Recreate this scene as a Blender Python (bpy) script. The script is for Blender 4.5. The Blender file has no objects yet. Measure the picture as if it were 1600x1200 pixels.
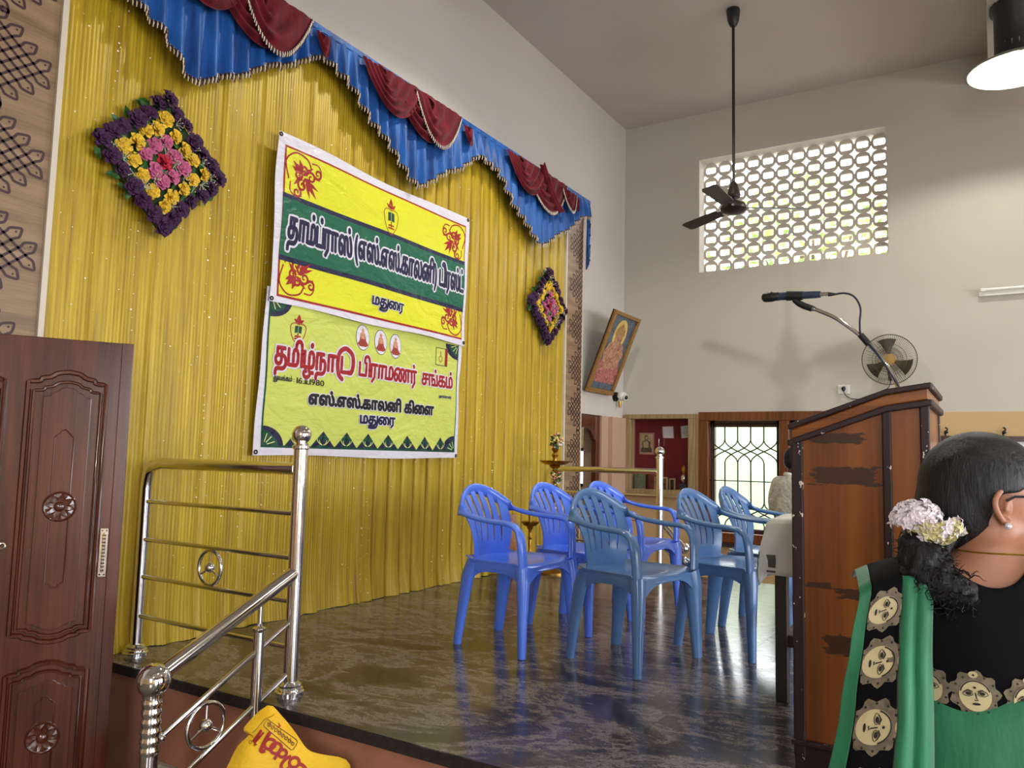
import bpy, bmesh, math, random
import numpy as np
from mathutils import Vector, Matrix, geometry, noise
random.seed(11)
sc = bpy.context.scene
COL = sc.collection
PI = math.pi
def V(*a): return Vector(a)
def lin(c):
    c /= 255.0
    return c/12.92 if c <= 0.04045 else ((c+0.055)/1.055)**2.4
def rgb(r, g, b): return (lin(r), lin(g), lin(b), 1.0)

# ------------------------------------------------------------------ camera
cam_d = bpy.data.cameras.new('camera'); cam = bpy.data.objects.new('camera', cam_d); COL.objects.link(cam)
YAW, PITCH, ROLL, FPX = 1.0154877, 0.0914736, 0.0233701, 1221.944
cy, sy, cp, sp = math.cos(YAW), math.sin(YAW), math.cos(PITCH), math.sin(PITCH)
fwd = V(sy*cp, cy*cp, sp); rgt = V(cy, -sy, 0); upv = rgt.cross(fwd)
r2 = rgt*math.cos(ROLL) + upv*math.sin(ROLL); u2 = -rgt*math.sin(ROLL) + upv*math.cos(ROLL)
mw = Matrix((( r2.x, u2.x, -fwd.x, 0), (r2.y, u2.y, -fwd.y, 0), (r2.z, u2.z, -fwd.z, 0.97), (0, 0, 0, 1)))
cam.matrix_world = mw
cam_d.sensor_width = 36; cam_d.lens = FPX/1600*36; cam_d.clip_start = 0.05
sc.camera = cam

# ------------------------------------------------------------------ world, exposure
W = bpy.data.worlds.new('overcast_sky'); sc.world = W; W.use_nodes = True
bg = W.node_tree.nodes['Background']
bg.inputs[0].default_value = (0.93, 0.95, 1.0, 1); bg.inputs[1].default_value = 9.0
sc.view_settings.view_transform = 'Standard'; sc.view_settings.look = 'None'
sc.view_settings.exposure = 0.46; sc.view_settings.gamma = 1.0; sc.view_settings.use_curve_mapping = False

# ------------------------------------------------------------------ daylight at the hall's own (off-frame) windows
def area(name, loc, rot, sx, sy_, power, col=(1, 1, 1)):
    l = bpy.data.lights.new(name, 'AREA'); l.shape = 'RECTANGLE'; l.size = sx; l.size_y = sy_; l.energy = power; l.color = col
    l.cycles.is_portal = True                                            # guides the sky's own light through the opening
    o = bpy.data.objects.new(name, l); COL.objects.link(o); o.location = loc; o.rotation_euler = rot
    return o
SIDE_WINS = [(-2.6, -0.4), (0.3, 2.5), (3.2, 5.4), (6.0, 8.0)]          # openings of the wall behind the audience (x ranges)
for a, b in SIDE_WINS:
    area('daylight_side_window', ((a+b)/2, -6.9, 1.15), (PI/2, 0, 0), b-a, 2.9, 62, (0.93, 0.97, 1.0))
END_WINS = [(-2.2, -0.6)]                       # openings of the end wall behind the camera (y ranges)
for a, b in END_WINS:
    area('daylight_end_window', (-2.9, (a+b)/2, 1.55), (PI/2, 0, -PI/2), b-a, 2.1, 62, (0.95, 0.98, 1.0))

# ------------------------------------------------------------------ mesh helpers
class MB:
    def __init__(s): s.v = []; s.f = []
    def add(s, vs, fs):
        b = len(s.v); s.v += [tuple(p) for p in vs]; s.f += [tuple(i+b for i in f) for f in fs]; return s
    def box(s, x0, x1, y0, y1, z0, z1):
        return s.add([(x0,y0,z0),(x1,y0,z0),(x1,y1,z0),(x0,y1,z0),(x0,y0,z1),(x1,y0,z1),(x1,y1,z1),(x0,y1,z1)],
                     [(0,3,2,1),(4,5,6,7),(0,1,5,4),(1,2,6,5),(2,3,7,6),(3,0,4,7)])
    def obox(s, c, ax, ay, az):
        c = Vector(c); ax, ay, az = Vector(ax), Vector(ay), Vector(az)
        vs = [c+ax*i+ay*j+az*k for k in (-1, 1) for (i, j) in ((-1,-1),(1,-1),(1,1),(-1,1))]
        return s.add(vs, [(0,3,2,1),(4,5,6,7),(0,1,5,4),(1,2,6,5),(2,3,7,6),(3,0,4,7)])
    def tube(s, pts, r, n=8, closed=False, caps=True, flat=None, ref=None):
        """round (or flattened: flat = ratio of second radius) tube along pts"""
        pts = [Vector(p) for p in pts]; m = len(pts)
        rs = list(r) if hasattr(r, '__len__') else [r]*m
        fl = list(flat) if hasattr(flat, '__len__') else [flat if flat else 1.0]*m
        T = []
        for i in range(m):
            a = pts[(i-1) % m] if (closed or i > 0) else pts[i]
            b = pts[(i+1) % m] if (closed or i < m-1) else pts[i]
            t = (b-a); T.append(t.normalized() if t.length > 1e-9 else V(0,0,1))
        if ref is None:
            ref0 = V(0,0,1) if abs(T[0].z) < .9 else V(1,0,0)
            N = [(ref0 - T[0]*ref0.dot(T[0])).normalized()]
            for i in range(1, m):
                nn = N[-1] - T[i]*N[-1].dot(T[i]); N.append(nn.normalized() if nn.length > 1e-6 else N[-1])
        else:
            N = []
            for i in range(m):
                rf = Vector(ref[i]) if hasattr(ref[0], '__len__') else Vector(ref)
                nn = rf - T[i]*rf.dot(T[i]); N.append(nn.normalized() if nn.length > 1e-6 else (N[-1] if N else V(1,0,0)))
        vs = []; fs = []
        for i in range(m):
            B = T[i].cross(N[i])
            for k in range(n):
                a = 2*PI*(k+.5)/n
                vs.append(pts[i] + N[i]*math.cos(a)*rs[i]*fl[i] + B*math.sin(a)*rs[i])
        e = m if closed else m-1
        for i in range(e):
            for k in range(n):
                fs.append((i*n+k, i*n+(k+1) % n, ((i+1) % m)*n+(k+1) % n, ((i+1) % m)*n+k))
        if caps and not closed:
            fs.append(tuple(range(n-1, -1, -1))); fs.append(tuple(range((m-1)*n, m*n)))
        return s.add(vs, fs)
    def cyl(s, p0, p1, r0, r1=None, n=12): return s.tube([p0, p1], [r0, r0 if r1 is None else r1], n)
    def lathe(s, prof, c=(0,0,0), n=16, M=None):
        M = M or Matrix.Identity(3); c = Vector(c); vs = []; fs = []; m = len(prof)
        for r, z in prof:
            for k in range(n):
                a = 2*PI*k/n; vs.append(c + M @ V(r*math.cos(a), r*math.sin(a), z))
        for i in range(m-1):
            for k in range(n): fs.append((i*n+k, i*n+(k+1) % n, (i+1)*n+(k+1) % n, (i+1)*n+k))
        if prof[0][0] > 1e-5: fs.append(tuple(range(n-1, -1, -1)))
        if prof[-1][0] > 1e-5: fs.append(tuple(range((m-1)*n, m*n)))
        return s.add(vs, fs)
    def ball(s, c, r, nu=16, nv=10, R=None):
        r = r if hasattr(r, '__len__') else (r, r, r); c = Vector(c); vs = []; fs = []
        R = R or Matrix.Identity(3)
        vs.append(c + R @ V(0, 0, -r[2]))
        for j in range(1, nv):
            t = PI*j/nv - PI/2
            for k in range(nu):
                a = 2*PI*k/nu; vs.append(c + R @ V(r[0]*math.cos(t)*math.cos(a), r[1]*math.cos(t)*math.sin(a), r[2]*math.sin(t)))
        vs.append(c + R @ V(0, 0, r[2])); top = len(vs)-1
        for k in range(nu): fs.append((0, 1+(k+1) % nu, 1+k))
        for j in range(nv-2):
            for k in range(nu):
                a = 1+j*nu; fs.append((a+k, a+(k+1) % nu, a+nu+(k+1) % nu, a+nu+k))
        a = 1+(nv-2)*nu
        for k in range(nu): fs.append((a+k, a+(k+1) % nu, top))
        return s.add(vs, fs)
    def torus(s, c, R, r, normal=(0,0,1), n=24, m=8):
        q = Vector(normal).to_track_quat('Z', 'Y').to_matrix(); c = Vector(c)
        return s.tube([c + q @ V(R*math.cos(2*PI*k/n), R*math.sin(2*PI*k/n), 0) for k in range(n)], r, m, closed=True)
    def grid(s, fn, nu, nv, closeu=False):
        vs = [fn(i/(nu if closeu else nu-1), j/(nv-1)) for j in range(nv) for i in range(nu)]
        fs = []
        for j in range(nv-1):
            for i in range(nu if closeu else nu-1):
                fs.append((j*nu+i, j*nu+(i+1) % nu, (j+1)*nu+(i+1) % nu, (j+1)*nu+i))
        return s.add(vs, fs)
    def prism(s, poly, fn0, fn1):
        """extrude 2-D polygon between two maps (x,y)->3D"""
        n = len(poly); vs = [fn0(*p) for p in poly] + [fn1(*p) for p in poly]
        fs = [tuple(range(n)), tuple(range(2*n-1, n-1, -1))] + [(i, i+n, (i+1) % n+n, (i+1) % n) for i in range(n)]
        return s.add(vs, fs)
    def mesh(s, name, mat=None, smooth=False, ang=40):
        me = bpy.data.meshes.new(name); me.from_pydata(s.v, [], s.f)
        bm = bmesh.new(); bm.from_mesh(me); bmesh.ops.recalc_face_normals(bm, faces=bm.faces); bm.to_mesh(me); bm.free()
        if mat: me.materials.append(mat)
        if smooth:
            me.polygons.foreach_set('use_smooth', [True]*len(me.polygons))
            if ang: me.set_sharp_from_angle(angle=math.radians(ang))
        return me
    def build(s, name, mat=None, parent=None, smooth=False, ang=40, bevel=0, local=False):
        o = bpy.data.objects.new(name, s.mesh(name, mat, smooth, ang)); return link(o, parent, bevel, local)
def link(o, parent=None, bevel=0, local=False):
    COL.objects.link(o)
    if parent is not None:
        o.parent = parent
        if not local and parent.parent is None and parent.type == 'EMPTY': o.matrix_parent_inverse = parent.matrix_basis.inverted()
    if bevel:
        m = o.modifiers.new('bevel', 'BEVEL'); m.width = bevel; m.segments = 2; m.limit_method = 'ANGLE'; m.harden_normals = False
    return o
def tag(o, label=None, cat=None, group=None, kind=None):
    if label: o['label'] = label
    if cat: o['category'] = cat
    if group: o['group'] = group
    if kind: o['kind'] = kind
    return o
def thing(name, label, cat, loc=(0,0,0), rz=0, group=None, kind=None):
    o = bpy.data.objects.new(name, None); COL.objects.link(o); o.empty_display_size = .1
    o.location = loc; o.rotation_euler = (0, 0, rz); o.matrix_basis = Matrix.Translation(loc) @ Matrix.Rotation(rz, 4, 'Z')
    return tag(o, label, cat, group, kind)
def struct(name, label=None): 
    o = thing(name, label, None, kind='structure'); return o
def copy_tree(o, parent=None):
    c = o.copy(); COL.objects.link(c); c.parent = parent
    if parent is not None: c.matrix_parent_inverse = o.matrix_parent_inverse.copy()
    for ch in list(o.children): copy_tree(ch, c)
    return c
def smoothstep(a, b, x):
    t = max(0, min(1, (x-a)/(b-a))); return t*t*(3-2*t)
def spline(pts, n=8, closed=False):
    """Catmull-Rom through pts (any dimension)"""
    P = [np.array(p, float) for p in pts]; m = len(P); out = []
    for i in range(m if closed else m-1):
        p0 = P[(i-1) % m] if (closed or i > 0) else 2*P[0]-P[1]
        p1, p2 = P[i], P[(i+1) % m]
        p3 = P[(i+2) % m] if (closed or i < m-2) else 2*P[-1]-P[-2]
        for k in range(n):
            t = k/n
            out.append(tuple(.5*((2*p1)+(-p0+p2)*t+(2*p0-5*p1+4*p2-p3)*t*t+(-p0+3*p1-3*p2+p3)*t**3)))
    if not closed: out.append(tuple(P[-1]))
    return out
def interp(tab, x):
    if x <= tab[0][0]: return tab[0][1]
    for (a, b), (c, d) in zip(tab, tab[1:]):
        if x <= c:
            t = (x-a)/(c-a); t = t*t*(3-2*t)*.5 + t*.5
            return b+(d-b)*t
    return tab[-1][1]

# ------------------------------------------------------------------ material helpers
def nodes(name):
    m = bpy.data.materials.new(name); m.use_nodes = True; nt = m.node_tree
    return m, nt, nt.nodes['Principled BSDF']
class NT:
    def __init__(s, nt): s.nt = nt
    def n(s, t, **kw):
        o = s.nt.nodes.new(t)
        for k, v in kw.items():
            if k.startswith('_'): setattr(o, k[1:], v)
            else: o.inputs[k.replace('__', ' ')].default_value = v
        return o
    def l(s, a, b): s.nt.links.new(a, b)
    def coord(s, kind='Object', scale=(1,1,1), rot=(0,0,0), loc=(0,0,0)):
        tc = s.n('ShaderNodeTexCoord'); mp = s.n('ShaderNodeMapping'); mp.inputs['Scale'].default_value = scale
        mp.inputs['Rotation'].default_value = rot; mp.inputs['Location'].default_value = loc
        s.l(tc.outputs[kind], mp.inputs[0]); return mp.outputs[0]
    def noise(s, vec, scale=5, detail=4, rough=.55, dist=0):
        o = s.n('ShaderNodeTexNoise', Scale=scale, Detail=detail, Roughness=rough, Distortion=dist); s.l(vec, o.inputs['Vector']); return o.outputs['Fac']
    def ramp(s, fac, stops, interp='LINEAR'):
        o = s.n('ShaderNodeValToRGB'); cr = o.color_ramp; cr.interpolation = interp
        while len(cr.elements) < len(stops): cr.elements.new(.5)
        for e, (p, c) in zip(cr.elements, stops): e.position = p; e.color = c if len(c) == 4 else (*c, 1)
        s.l(fac, o.inputs[0]); return o.outputs[0]
    def math(s, op, a, b=None, clamp=False):
        o = s.n('ShaderNodeMath', _operation=op, _use_clamp=clamp)
        for i, x in enumerate((a, b)):
            if x is None: continue
            if isinstance(x, (int, float)): o.inputs[i].default_value = x
            else: s.l(x, o.inputs[i])
        return o.outputs[0]
    def mix(s, fac, a, b, mode='MIX'):
        o = s.n('ShaderNodeMix', _data_type='RGBA', _blend_type=mode)
        for i, x in ((0, fac), (6, a), (7, b)):
            if isinstance(x, (int, float)): o.inputs[i].default_value = x
            elif isinstance(x, tuple): o.inputs[i].default_value = x
            else: s.l(x, o.inputs[i])
        return o.outputs[2]
    def bump(s, h, strength=.3, dist=.01):
        o = s.n('ShaderNodeBump', Strength=strength, Distance=dist); s.l(h, o.inputs['Height']); return o.outputs[0]
BW = lambda a: (a, a, a, 1)
def plain(name, col, rough=.5, metal=0, var=.08, scale=8, bump=0, bscale=60, spec=.5, stretch=(1,1,1), sheen=0, coat=0, bdist=.004):
    m, nt, b = nodes(name); h = NT(nt)
    vec = h.coord('Object', stretch)
    if var:
        f = h.noise(vec, scale, 3)
        dk = tuple(c*(1-var*2) for c in col[:3])+(1,); lt = tuple(min(1, c*(1+var*2)) for c in col[:3])+(1,)
        h.l(h.ramp(f, [(.25, dk), (.75, lt)]), b.inputs['Base Color'])
    else: b.inputs['Base Color'].default_value = col
    b.inputs['Roughness'].default_value = rough; b.inputs['Metallic'].default_value = metal
    b.inputs['Specular IOR Level'].default_value = spec
    if sheen: b.inputs['Sheen Weight'].default_value = sheen
    if coat: b.inputs['Coat Weight'].default_value = coat; b.inputs['Coat Roughness'].default_value = .08
    if bump:
        f2 = h.noise(vec, bscale, 3); h.l(h.bump(f2, bump, bdist), b.inputs['Normal'])
    return m
def wood(name, cols, axis='Z', scale=1.0, rough=.35, coat=0, dist=3.0, marks=None, chips=0, ring=6, bump=.08, wave=.12):
    """grain that runs along axis; cols dark->light"""
    m, nt, b = nodes(name); h = NT(nt)
    st = {'Z': (9, 9, .7), 'X': (.7, 9, 9), 'Y': (9, .7, 9)}[axis]
    vec = h.coord('Object', tuple(q*scale for q in st))
    f1 = h.noise(vec, 1.2, 5, .6, 1.2)
    fine = h.noise(h.coord('Object', tuple(q*scale*(6 if q > 1 else 1.5) for q in st)), 3, 3)
    wv = h.n('ShaderNodeTexWave', _wave_type='BANDS', _bands_direction='DIAGONAL', Scale=ring*.25, Distortion=dist*2.5, Detail=2.0)
    wv.inputs['Detail Scale'].default_value = .6
    h.l(vec, wv.inputs['Vector'])
    f = h.math('ADD', h.math('MULTIPLY', f1, .55), h.math('ADD', h.math('MULTIPLY', wv.outputs['Fac'], wave), h.math('MULTIPLY', fine, .45-wave)))
    col = h.ramp(f, [(.3, cols[0]), (.5, cols[1]), (.72, cols[2])])
    if marks:
        mcol, bands = marks
        sep = h.n('ShaderNodeSeparateXYZ'); h.l(h.coord('Object'), sep.inputs[0]); tot = None
        for (yc, yw, zc, zw) in bands:
            a = h.math('SUBTRACT', 1, h.math('DIVIDE', h.math('ABSOLUTE', h.math('SUBTRACT', sep.outputs[2], zc)), zw))
            c = h.math('SUBTRACT', 1, h.math('DIVIDE', h.math('ABSOLUTE', h.math('SUBTRACT', sep.outputs[1], yc)), yw))
            q = h.math('MINIMUM', a, c); tot = q if tot is None else h.math('MAXIMUM', tot, q)
        nz = h.noise(h.coord('Object', (1, 14, 55)), 1.6, 5, .7)
        mk = h.math('GREATER_THAN', h.math('ADD', h.math('MULTIPLY', h.math('MINIMUM', tot, .5), .8), nz), .66)
        mk = h.math('MULTIPLY', mk, h.math('GREATER_THAN', tot, 0))
        col = h.mix(mk, col, mcol)
    if chips:
        nz = h.noise(h.coord('Object', (30, 30, 22)), 1.0, 3, .7)
        col = h.mix(h.math('GREATER_THAN', nz, 1-chips), col, rgb(205, 190, 180))
    h.l(col, b.inputs['Base Color']); b.inputs['Roughness'].default_value = rough
    if coat: b.inputs['Coat Weight'].default_value = coat; b.inputs['Coat Roughness'].default_value = .1
    h.l(h.bump(fine, bump, .002), b.inputs['Normal'])
    return m
def emit(name, col, s):
    m, nt, b = nodes(name); b.inputs['Base Color'].default_value = col
    b.inputs['Emission Color'].default_value = col; b.inputs['Emission Strength'].default_value = s; return m

MAT = {}
def paint(name, up, low, zc, bumps=.1):
    m, nt, b = nodes(name); h = NT(nt)
    sep = h.n('ShaderNodeSeparateXYZ'); vec = h.coord('Object'); h.l(vec, sep.inputs[0])
    wob = h.math('MULTIPLY', h.math('SUBTRACT', h.noise(vec, 9, 3), .5), .012)
    f = h.math('GREATER_THAN', h.math('ADD', sep.outputs[2], wob), zc)
    n1 = h.noise(vec, .8, 4); 
    var = h.ramp(n1, [(.3, BW(.93)), (.7, BW(1.0))])
    c = h.mix(f, low, up); c = h.mix(1.0, c, var, 'MULTIPLY')
    h.l(c, b.inputs['Base Color']); b.inputs['Roughness'].default_value = .75
    b.inputs['Specular IOR Level'].default_value = .25
    h.l(h.bump(h.noise(vec, 35, 4), bumps, .004), b.inputs['Normal'])
    return m
MAT['wall'] = paint('cream_wall_paint', rgb(198, 191, 180), rgb(200, 168, 124), 1.475)
MAT['wall_back'] = paint('cream_back_wall_paint', rgb(198, 191, 183), rgb(182, 152, 130), 1.43)
MAT['ceil'] = plain('ceiling_paint', rgb(192, 184, 178), .85, var=.02, scale=1)
MAT['trimwhite'] = plain('cream_trim', rgb(206, 196, 180), .5, var=.03)
MAT['steel'] = plain('polished_steel', (.72, .70, .70, 1), .13, 1.0, var=.04, scale=3)
MAT['chrome'] = plain('chrome', (.8, .8, .82, 1), .06, 1.0, var=0)
MAT['brass'] = plain('aged_brass', rgb(168, 128, 62), .3, 1.0, var=.12, scale=25)
MAT['black'] = plain('black_plastic', rgb(26, 25, 27), .45, var=.05)
MAT['iron'] = plain('dark_iron', rgb(38, 32, 30), .5, .6, var=.1)
MAT['white_plastic'] = plain('white_plastic', rgb(225, 222, 214), .4, var=.03)
MAT['grey_plastic'] = plain('grey_plastic', rgb(196, 192, 184), .5, var=.05)
MAT['paper'] = plain('white_paper', rgb(222, 220, 222), .6, var=.03)
MAT['glass'] = None
m, nt, b = nodes('clear_glass'); b.inputs['Base Color'].default_value = (.95, .97, .97, 1); b.inputs['Roughness'].default_value = .02
b.inputs['Transmission Weight'].default_value = 1.0; b.inputs['IOR'].default_value = 1.1; b.inputs['Alpha'].default_value = .25; MAT['glass'] = m

# ================================================================== ROOM SHELL
XF, YB, ZC, ZF = 8.4, 3.685, 4.9, -0.6        # far (right) wall, back wall, ceiling, hall floor
XL, YS = -3.0, -7.0
def wall_cells(mb, mk, u0, u1, z0, z1, holes):
    us = sorted({u0, u1, *[h[0] for h in holes], *[h[1] for h in holes]}); zs = sorted({z0, z1, *[h[2] for h in holes], *[h[3] for h in holes]})
    for a, b in zip(us, us[1:]):
        for c, d in zip(zs, zs[1:]):
            um, zm = (a+b)/2, (c+d)/2
            if not any(h[0] < um < h[1] and h[2] < zm < h[3] for h in holes): mk(mb, a, b, c, d)
BACK_HOLES = [(7.12, 7.83, ZF, 1.43), (0.02, 1.02, ZF, 1.43)]
mb = MB(); wall_cells(mb, lambda m_, a, b, c, d: m_.box(a, b, YB, YB+.22, c, d), XL, XF+.25, ZF, ZC, BACK_HOLES)
tag(mb.build('wall_back', MAT['wall_back']), 'cream painted wall behind the gold stage curtain', kind='structure')
JY0, JY1, JZ0, JZ1 = .86, 2.78, 3.06, 4.36
WY0, WY1, WZ0, WZ1 = .98, 2.775, .135, 1.465
NY0, NY1, NZ0, NZ1 = 2.845, 3.63, .60, 1.455
mb = MB(); wall_cells(mb, lambda m_, a, b, c, d: m_.box(XF, XF+.25, a, b, c, d), YS, YB, ZF, ZC,
    [(JY0, JY1, JZ0, JZ1), (WY0, WY1, WZ0, WZ1), (NY0, NY1, NZ0, NZ1)])
mb.box(XF+.24, XF+.27, NY0-.05, NY1+.05, NZ0-.05, NZ1+.05)
tag(mb.build('wall_right', MAT['wall']), 'cream upper and beige lower wall with the perforated ventilator', kind='structure')
mb = MB(); wall_cells(mb, lambda m_, a, b, c, d: m_.box(a, b, YS-.22, YS, c, d), XL, XF+.25, ZF, ZC, [(a, b, -.3, 2.6) for a, b in SIDE_WINS])
tag(mb.build('wall_front', MAT['wall']), 'cream wall behind the audience with open windows', kind='structure')
mb = MB(); wall_cells(mb, lambda m_, a, b, c, d: m_.box(XL-.22, XL, a, b, c, d), YS-.22, YB+.22, ZF, ZC, [(a, b, .5, 2.6) for a, b in END_WINS])
tag(mb.build('wall_left', MAT['wall']), 'cream end wall with open windows', kind='structure')
tag(MB().box(XL-.22, XF+.25, YS-.22, YB+1.9, ZC, ZC+.15).build('ceiling', MAT['ceil']), 'plain flat whitewashed hall ceiling', kind='structure')
tag(MB().box(XL, XF, -.36, -.03, 4.56, ZC).build('trim_1', MAT['ceil']), 'ceiling beam crossing the hall beside the high bay lamp', kind='structure')
# hall floor of tiles (real joints)
MAT['floor'] = plain('hall_floor_tile', rgb(120, 110, 100), .25, var=.12, scale=3)
MAT['grout'] = plain('grout', rgb(110, 102, 94), .8)
fl = struct('floor', 'polished tiled hall floor below the stage')
MB().box(XL, XF+1.6, YS, YB+1.9, ZF-.12, ZF-.004).build('floor_bed', MAT['grout'], fl)
tile = MB().box(-.2985, .2985, -.2985, .2985, -.02, 0).mesh('tile', MAT['floor'])
for i in range(7):
    for j in range(9):
        o = bpy.data.objects.new('tile', tile); o.location = (-.6+.6*i, -1.5+.6*j, ZF); 
        if o.location.x+.3 < 2.2 and o.location.y+.3 < YB: link(o, fl)
mb = MB()
for i in range(-5, 15):
    for j in range(-9, 8):
        x, y = -.6+.6*i, -1.5+.6*j
        near = (0 <= i < 7 and 0 <= j < 9 and x+.3 < 2.2)
        if near or x-.3 < XL or x+.3 > XF or y-.3 < YS or y+.3 > YB: continue
        mb.box(x-.2985, x+.2985, y-.2985, y+.2985, ZF-.02, ZF)
tag(mb.build('far_tiles', MAT['floor'], fl), kind='stuff')

# ---- stage: brown sides, slabs of dark granite
def granite():
    m, nt, b = nodes('dark_swirled_granite'); h = NT(nt)
    oi = h.n('ShaderNodeObjectInfo'); tc = h.n('ShaderNodeTexCoord')
    off = h.n('ShaderNodeVectorMath', _operation='SCALE'); comb = h.n('ShaderNodeCombineXYZ', X=0.25, Y=0.15, Z=0.2)
    h.l(comb.outputs[0], off.inputs[0]); h.l(oi.outputs['Random'], off.inputs['Scale'])
    add = h.n('ShaderNodeVectorMath', _operation='ADD'); h.l(tc.outputs['Object'], add.inputs[0]); h.l(off.outputs[0], add.inputs[1])
    mp = h.n('ShaderNodeMapping'); mp.inputs['Scale'].default_value = (1.0, .45, 1); mp.inputs['Rotation'].default_value = (0, 0, .35); h.l(add.outputs[0], mp.inputs[0])
    v = mp.outputs[0]
    f = h.noise(v, 1.1, 9, .6, 3.4); g = h.noise(v, 9, 9, .75, 2.2); sp_ = h.noise(add.outputs[0], 140, 2, .6)
    s = h.math('ADD', h.math('MULTIPLY', f, .60), h.math('ADD', h.math('MULTIPLY', g, .30), h.math('MULTIPLY', sp_, .10)))
    c = h.ramp(s, [(.38, rgb(32, 29, 33)), (.455, rgb(58, 51, 53)), (.495, rgb(92, 83, 83)), (.525, rgb(134, 124, 121)), (.55, rgb(64, 56, 57)), (.60, rgb(96, 84, 82)), (.66, rgb(50, 44, 46))])
    h.l(c, b.inputs['Base Color']); b.inputs['Roughness'].default_value = .13; b.inputs['Specular IOR Level'].default_value = .5
    h.l(h.ramp(g, [(.3, BW(.12)), (.7, BW(.24))]), b.inputs['Roughness'])
    return m
MAT['granite'] = granite()
MAT['granite_rough'] = plain('rough_granite_edge', rgb(44, 36, 34), .75, var=.25, scale=40, bump=.6, bscale=80)
MAT['stageside'] = plain('brown_stage_side', rgb(182, 126, 104), .45, var=.08, scale=5, bump=.05)
SX0, SX1, SY0, SY1 = 2.155, 6.5, -1.2, YB
st = struct('stage_floor', 'raised stage with brown sides and dark granite slabs')
MB().box(SX0+.025, SX1-.025, SY0+.025, SY1, ZF, -.045).build('stage_side', MAT['stageside'], st)
xs = [SX0, 3.03, 3.92, 4.80, 5.66, SX1]; ys = [SY0, -.62, .18, 1.10, 2.03, 2.95, SY1-.002]
for i in range(5):
    for j in range(6):
        o = MB().box(xs[i]+.0008, xs[i+1]-.0008, ys[j]+.0008, ys[j+1]-.0008, -.042, 0).build('granite_slab', MAT['granite'], st)
MB().box(SX0-.003, SX0+.02, SY0, SY1, -.043, -.003).build('slab_edge', MAT['granite_rough'], st)
MB().box(SX1-.02, SX1+.003, SY0, SY1, -.043, -.003).build('slab_edge', MAT['granite_rough'], st)
# ---- steps up the stage side
sp_ = struct('stair_flight', 'three granite steps up the near side of the stage')
for k in range(2):
    z = -.2*(k+1); x1 = SX0+.02; x0 = SX0-.30*(k+1)
    MB().box(x0+.02, x1, 1.28, 2.40, ZF, z-.035).build('riser', MAT['stageside'], sp_)
    MB().box(x0, x0+.33, 1.26, 2.42, z-.035, z).build('tread', MAT['granite'], sp_, bevel=.004)
sp2 = struct('stair_flight', 'granite steps up the far side of the stage')
for k in range(2):
    z = -.2*(k+1); x0 = SX1-.02; x1 = SX1+.30*(k+1)
    MB().box(x0, x1-.02, 1.28, 2.40, ZF, z-.035).build('riser', MAT['stageside'], sp2)
    MB().box(x1-.33, x1, 1.26, 2.42, z-.035, z).build('tread', MAT['granite'], sp2, bevel=.004)

# ---- perforated ventilator of cement blocks
jw, jh = (JY1-JY0)/12, (JZ1-JZ0)/8
MAT['cement'] = plain('painted_cement_block', rgb(206, 198, 186), .8, var=.05, scale=12, bump=.15, bscale=70)
def jali_block():
    N = 40; mb = MB(); D = .035
    hw, hh, rr = jw*.34, jh*.22, jh*.11
    def inner(a):
        c, s = math.cos(a), math.sin(a); lo, hi = 0, .3
        for _ in range(26):
            t = (lo+hi)/2; x, y = abs(c*t), abs(s*t); dx, dy = max(x-hw+rr, 0), max(y-hh+rr, 0)
            if math.hypot(dx, dy) <= rr and x <= hw and y <= hh: lo = t
            else: hi = t
        return lo
    def outer(a):
        c, s = math.cos(a), math.sin(a); t = min(jw/2/max(abs(c), 1e-9), jh/2/max(abs(s), 1e-9)); k = .075
        def inside(t):
            dx, dz = jw/2-abs(c*t), jh/2-abs(s*t)          # distance to the corner, star notch
            return math.sqrt(max(dx, 0))+math.sqrt(max(dz, 0)) > math.sqrt(k)
        while not inside(t) and t > .02: t -= .0008
        return t
    corner = math.atan2(jh, jw)
    angs = sorted({round(2*PI*k/N, 6) for k in range(N)} | {round(q, 6) for b_ in (corner, PI-corner, PI+corner, 2*PI-corner) for q in (b_, b_-.06, b_+.06, b_-.14, b_+.14)})
    n = len(angs); vs = []
    for x in (0, D):
        for a in angs: t = outer(a); vs.append((x, math.cos(a)*t, math.sin(a)*t))
        for a in angs: t = inner(a); vs.append((x, math.cos(a)*t, math.sin(a)*t))
    fs = []
    for k in range(n):
        q = (k+1) % n
        fs += [(k, q, n+q, n+k), (2*n+k, 3*n+k, 3*n+q, 2*n+q), (n+k, n+q, 3*n+q, 3*n+k), (k, 2*n+k, 2*n+q, q)]
    return mb.add(vs, fs).mesh('cement_block', MAT['cement'])
jb = jali_block()
w1 = struct('window_1', 'ventilator of pierced cement blocks high on the far wall')
for i in range(12):
    for j in range(8):
        o = bpy.data.objects.new('cement_block', jb); o.location = (XF+.17, JY0+jw*(i+.5), JZ0+jh*(j+.5)); link(o, w1)

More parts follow.
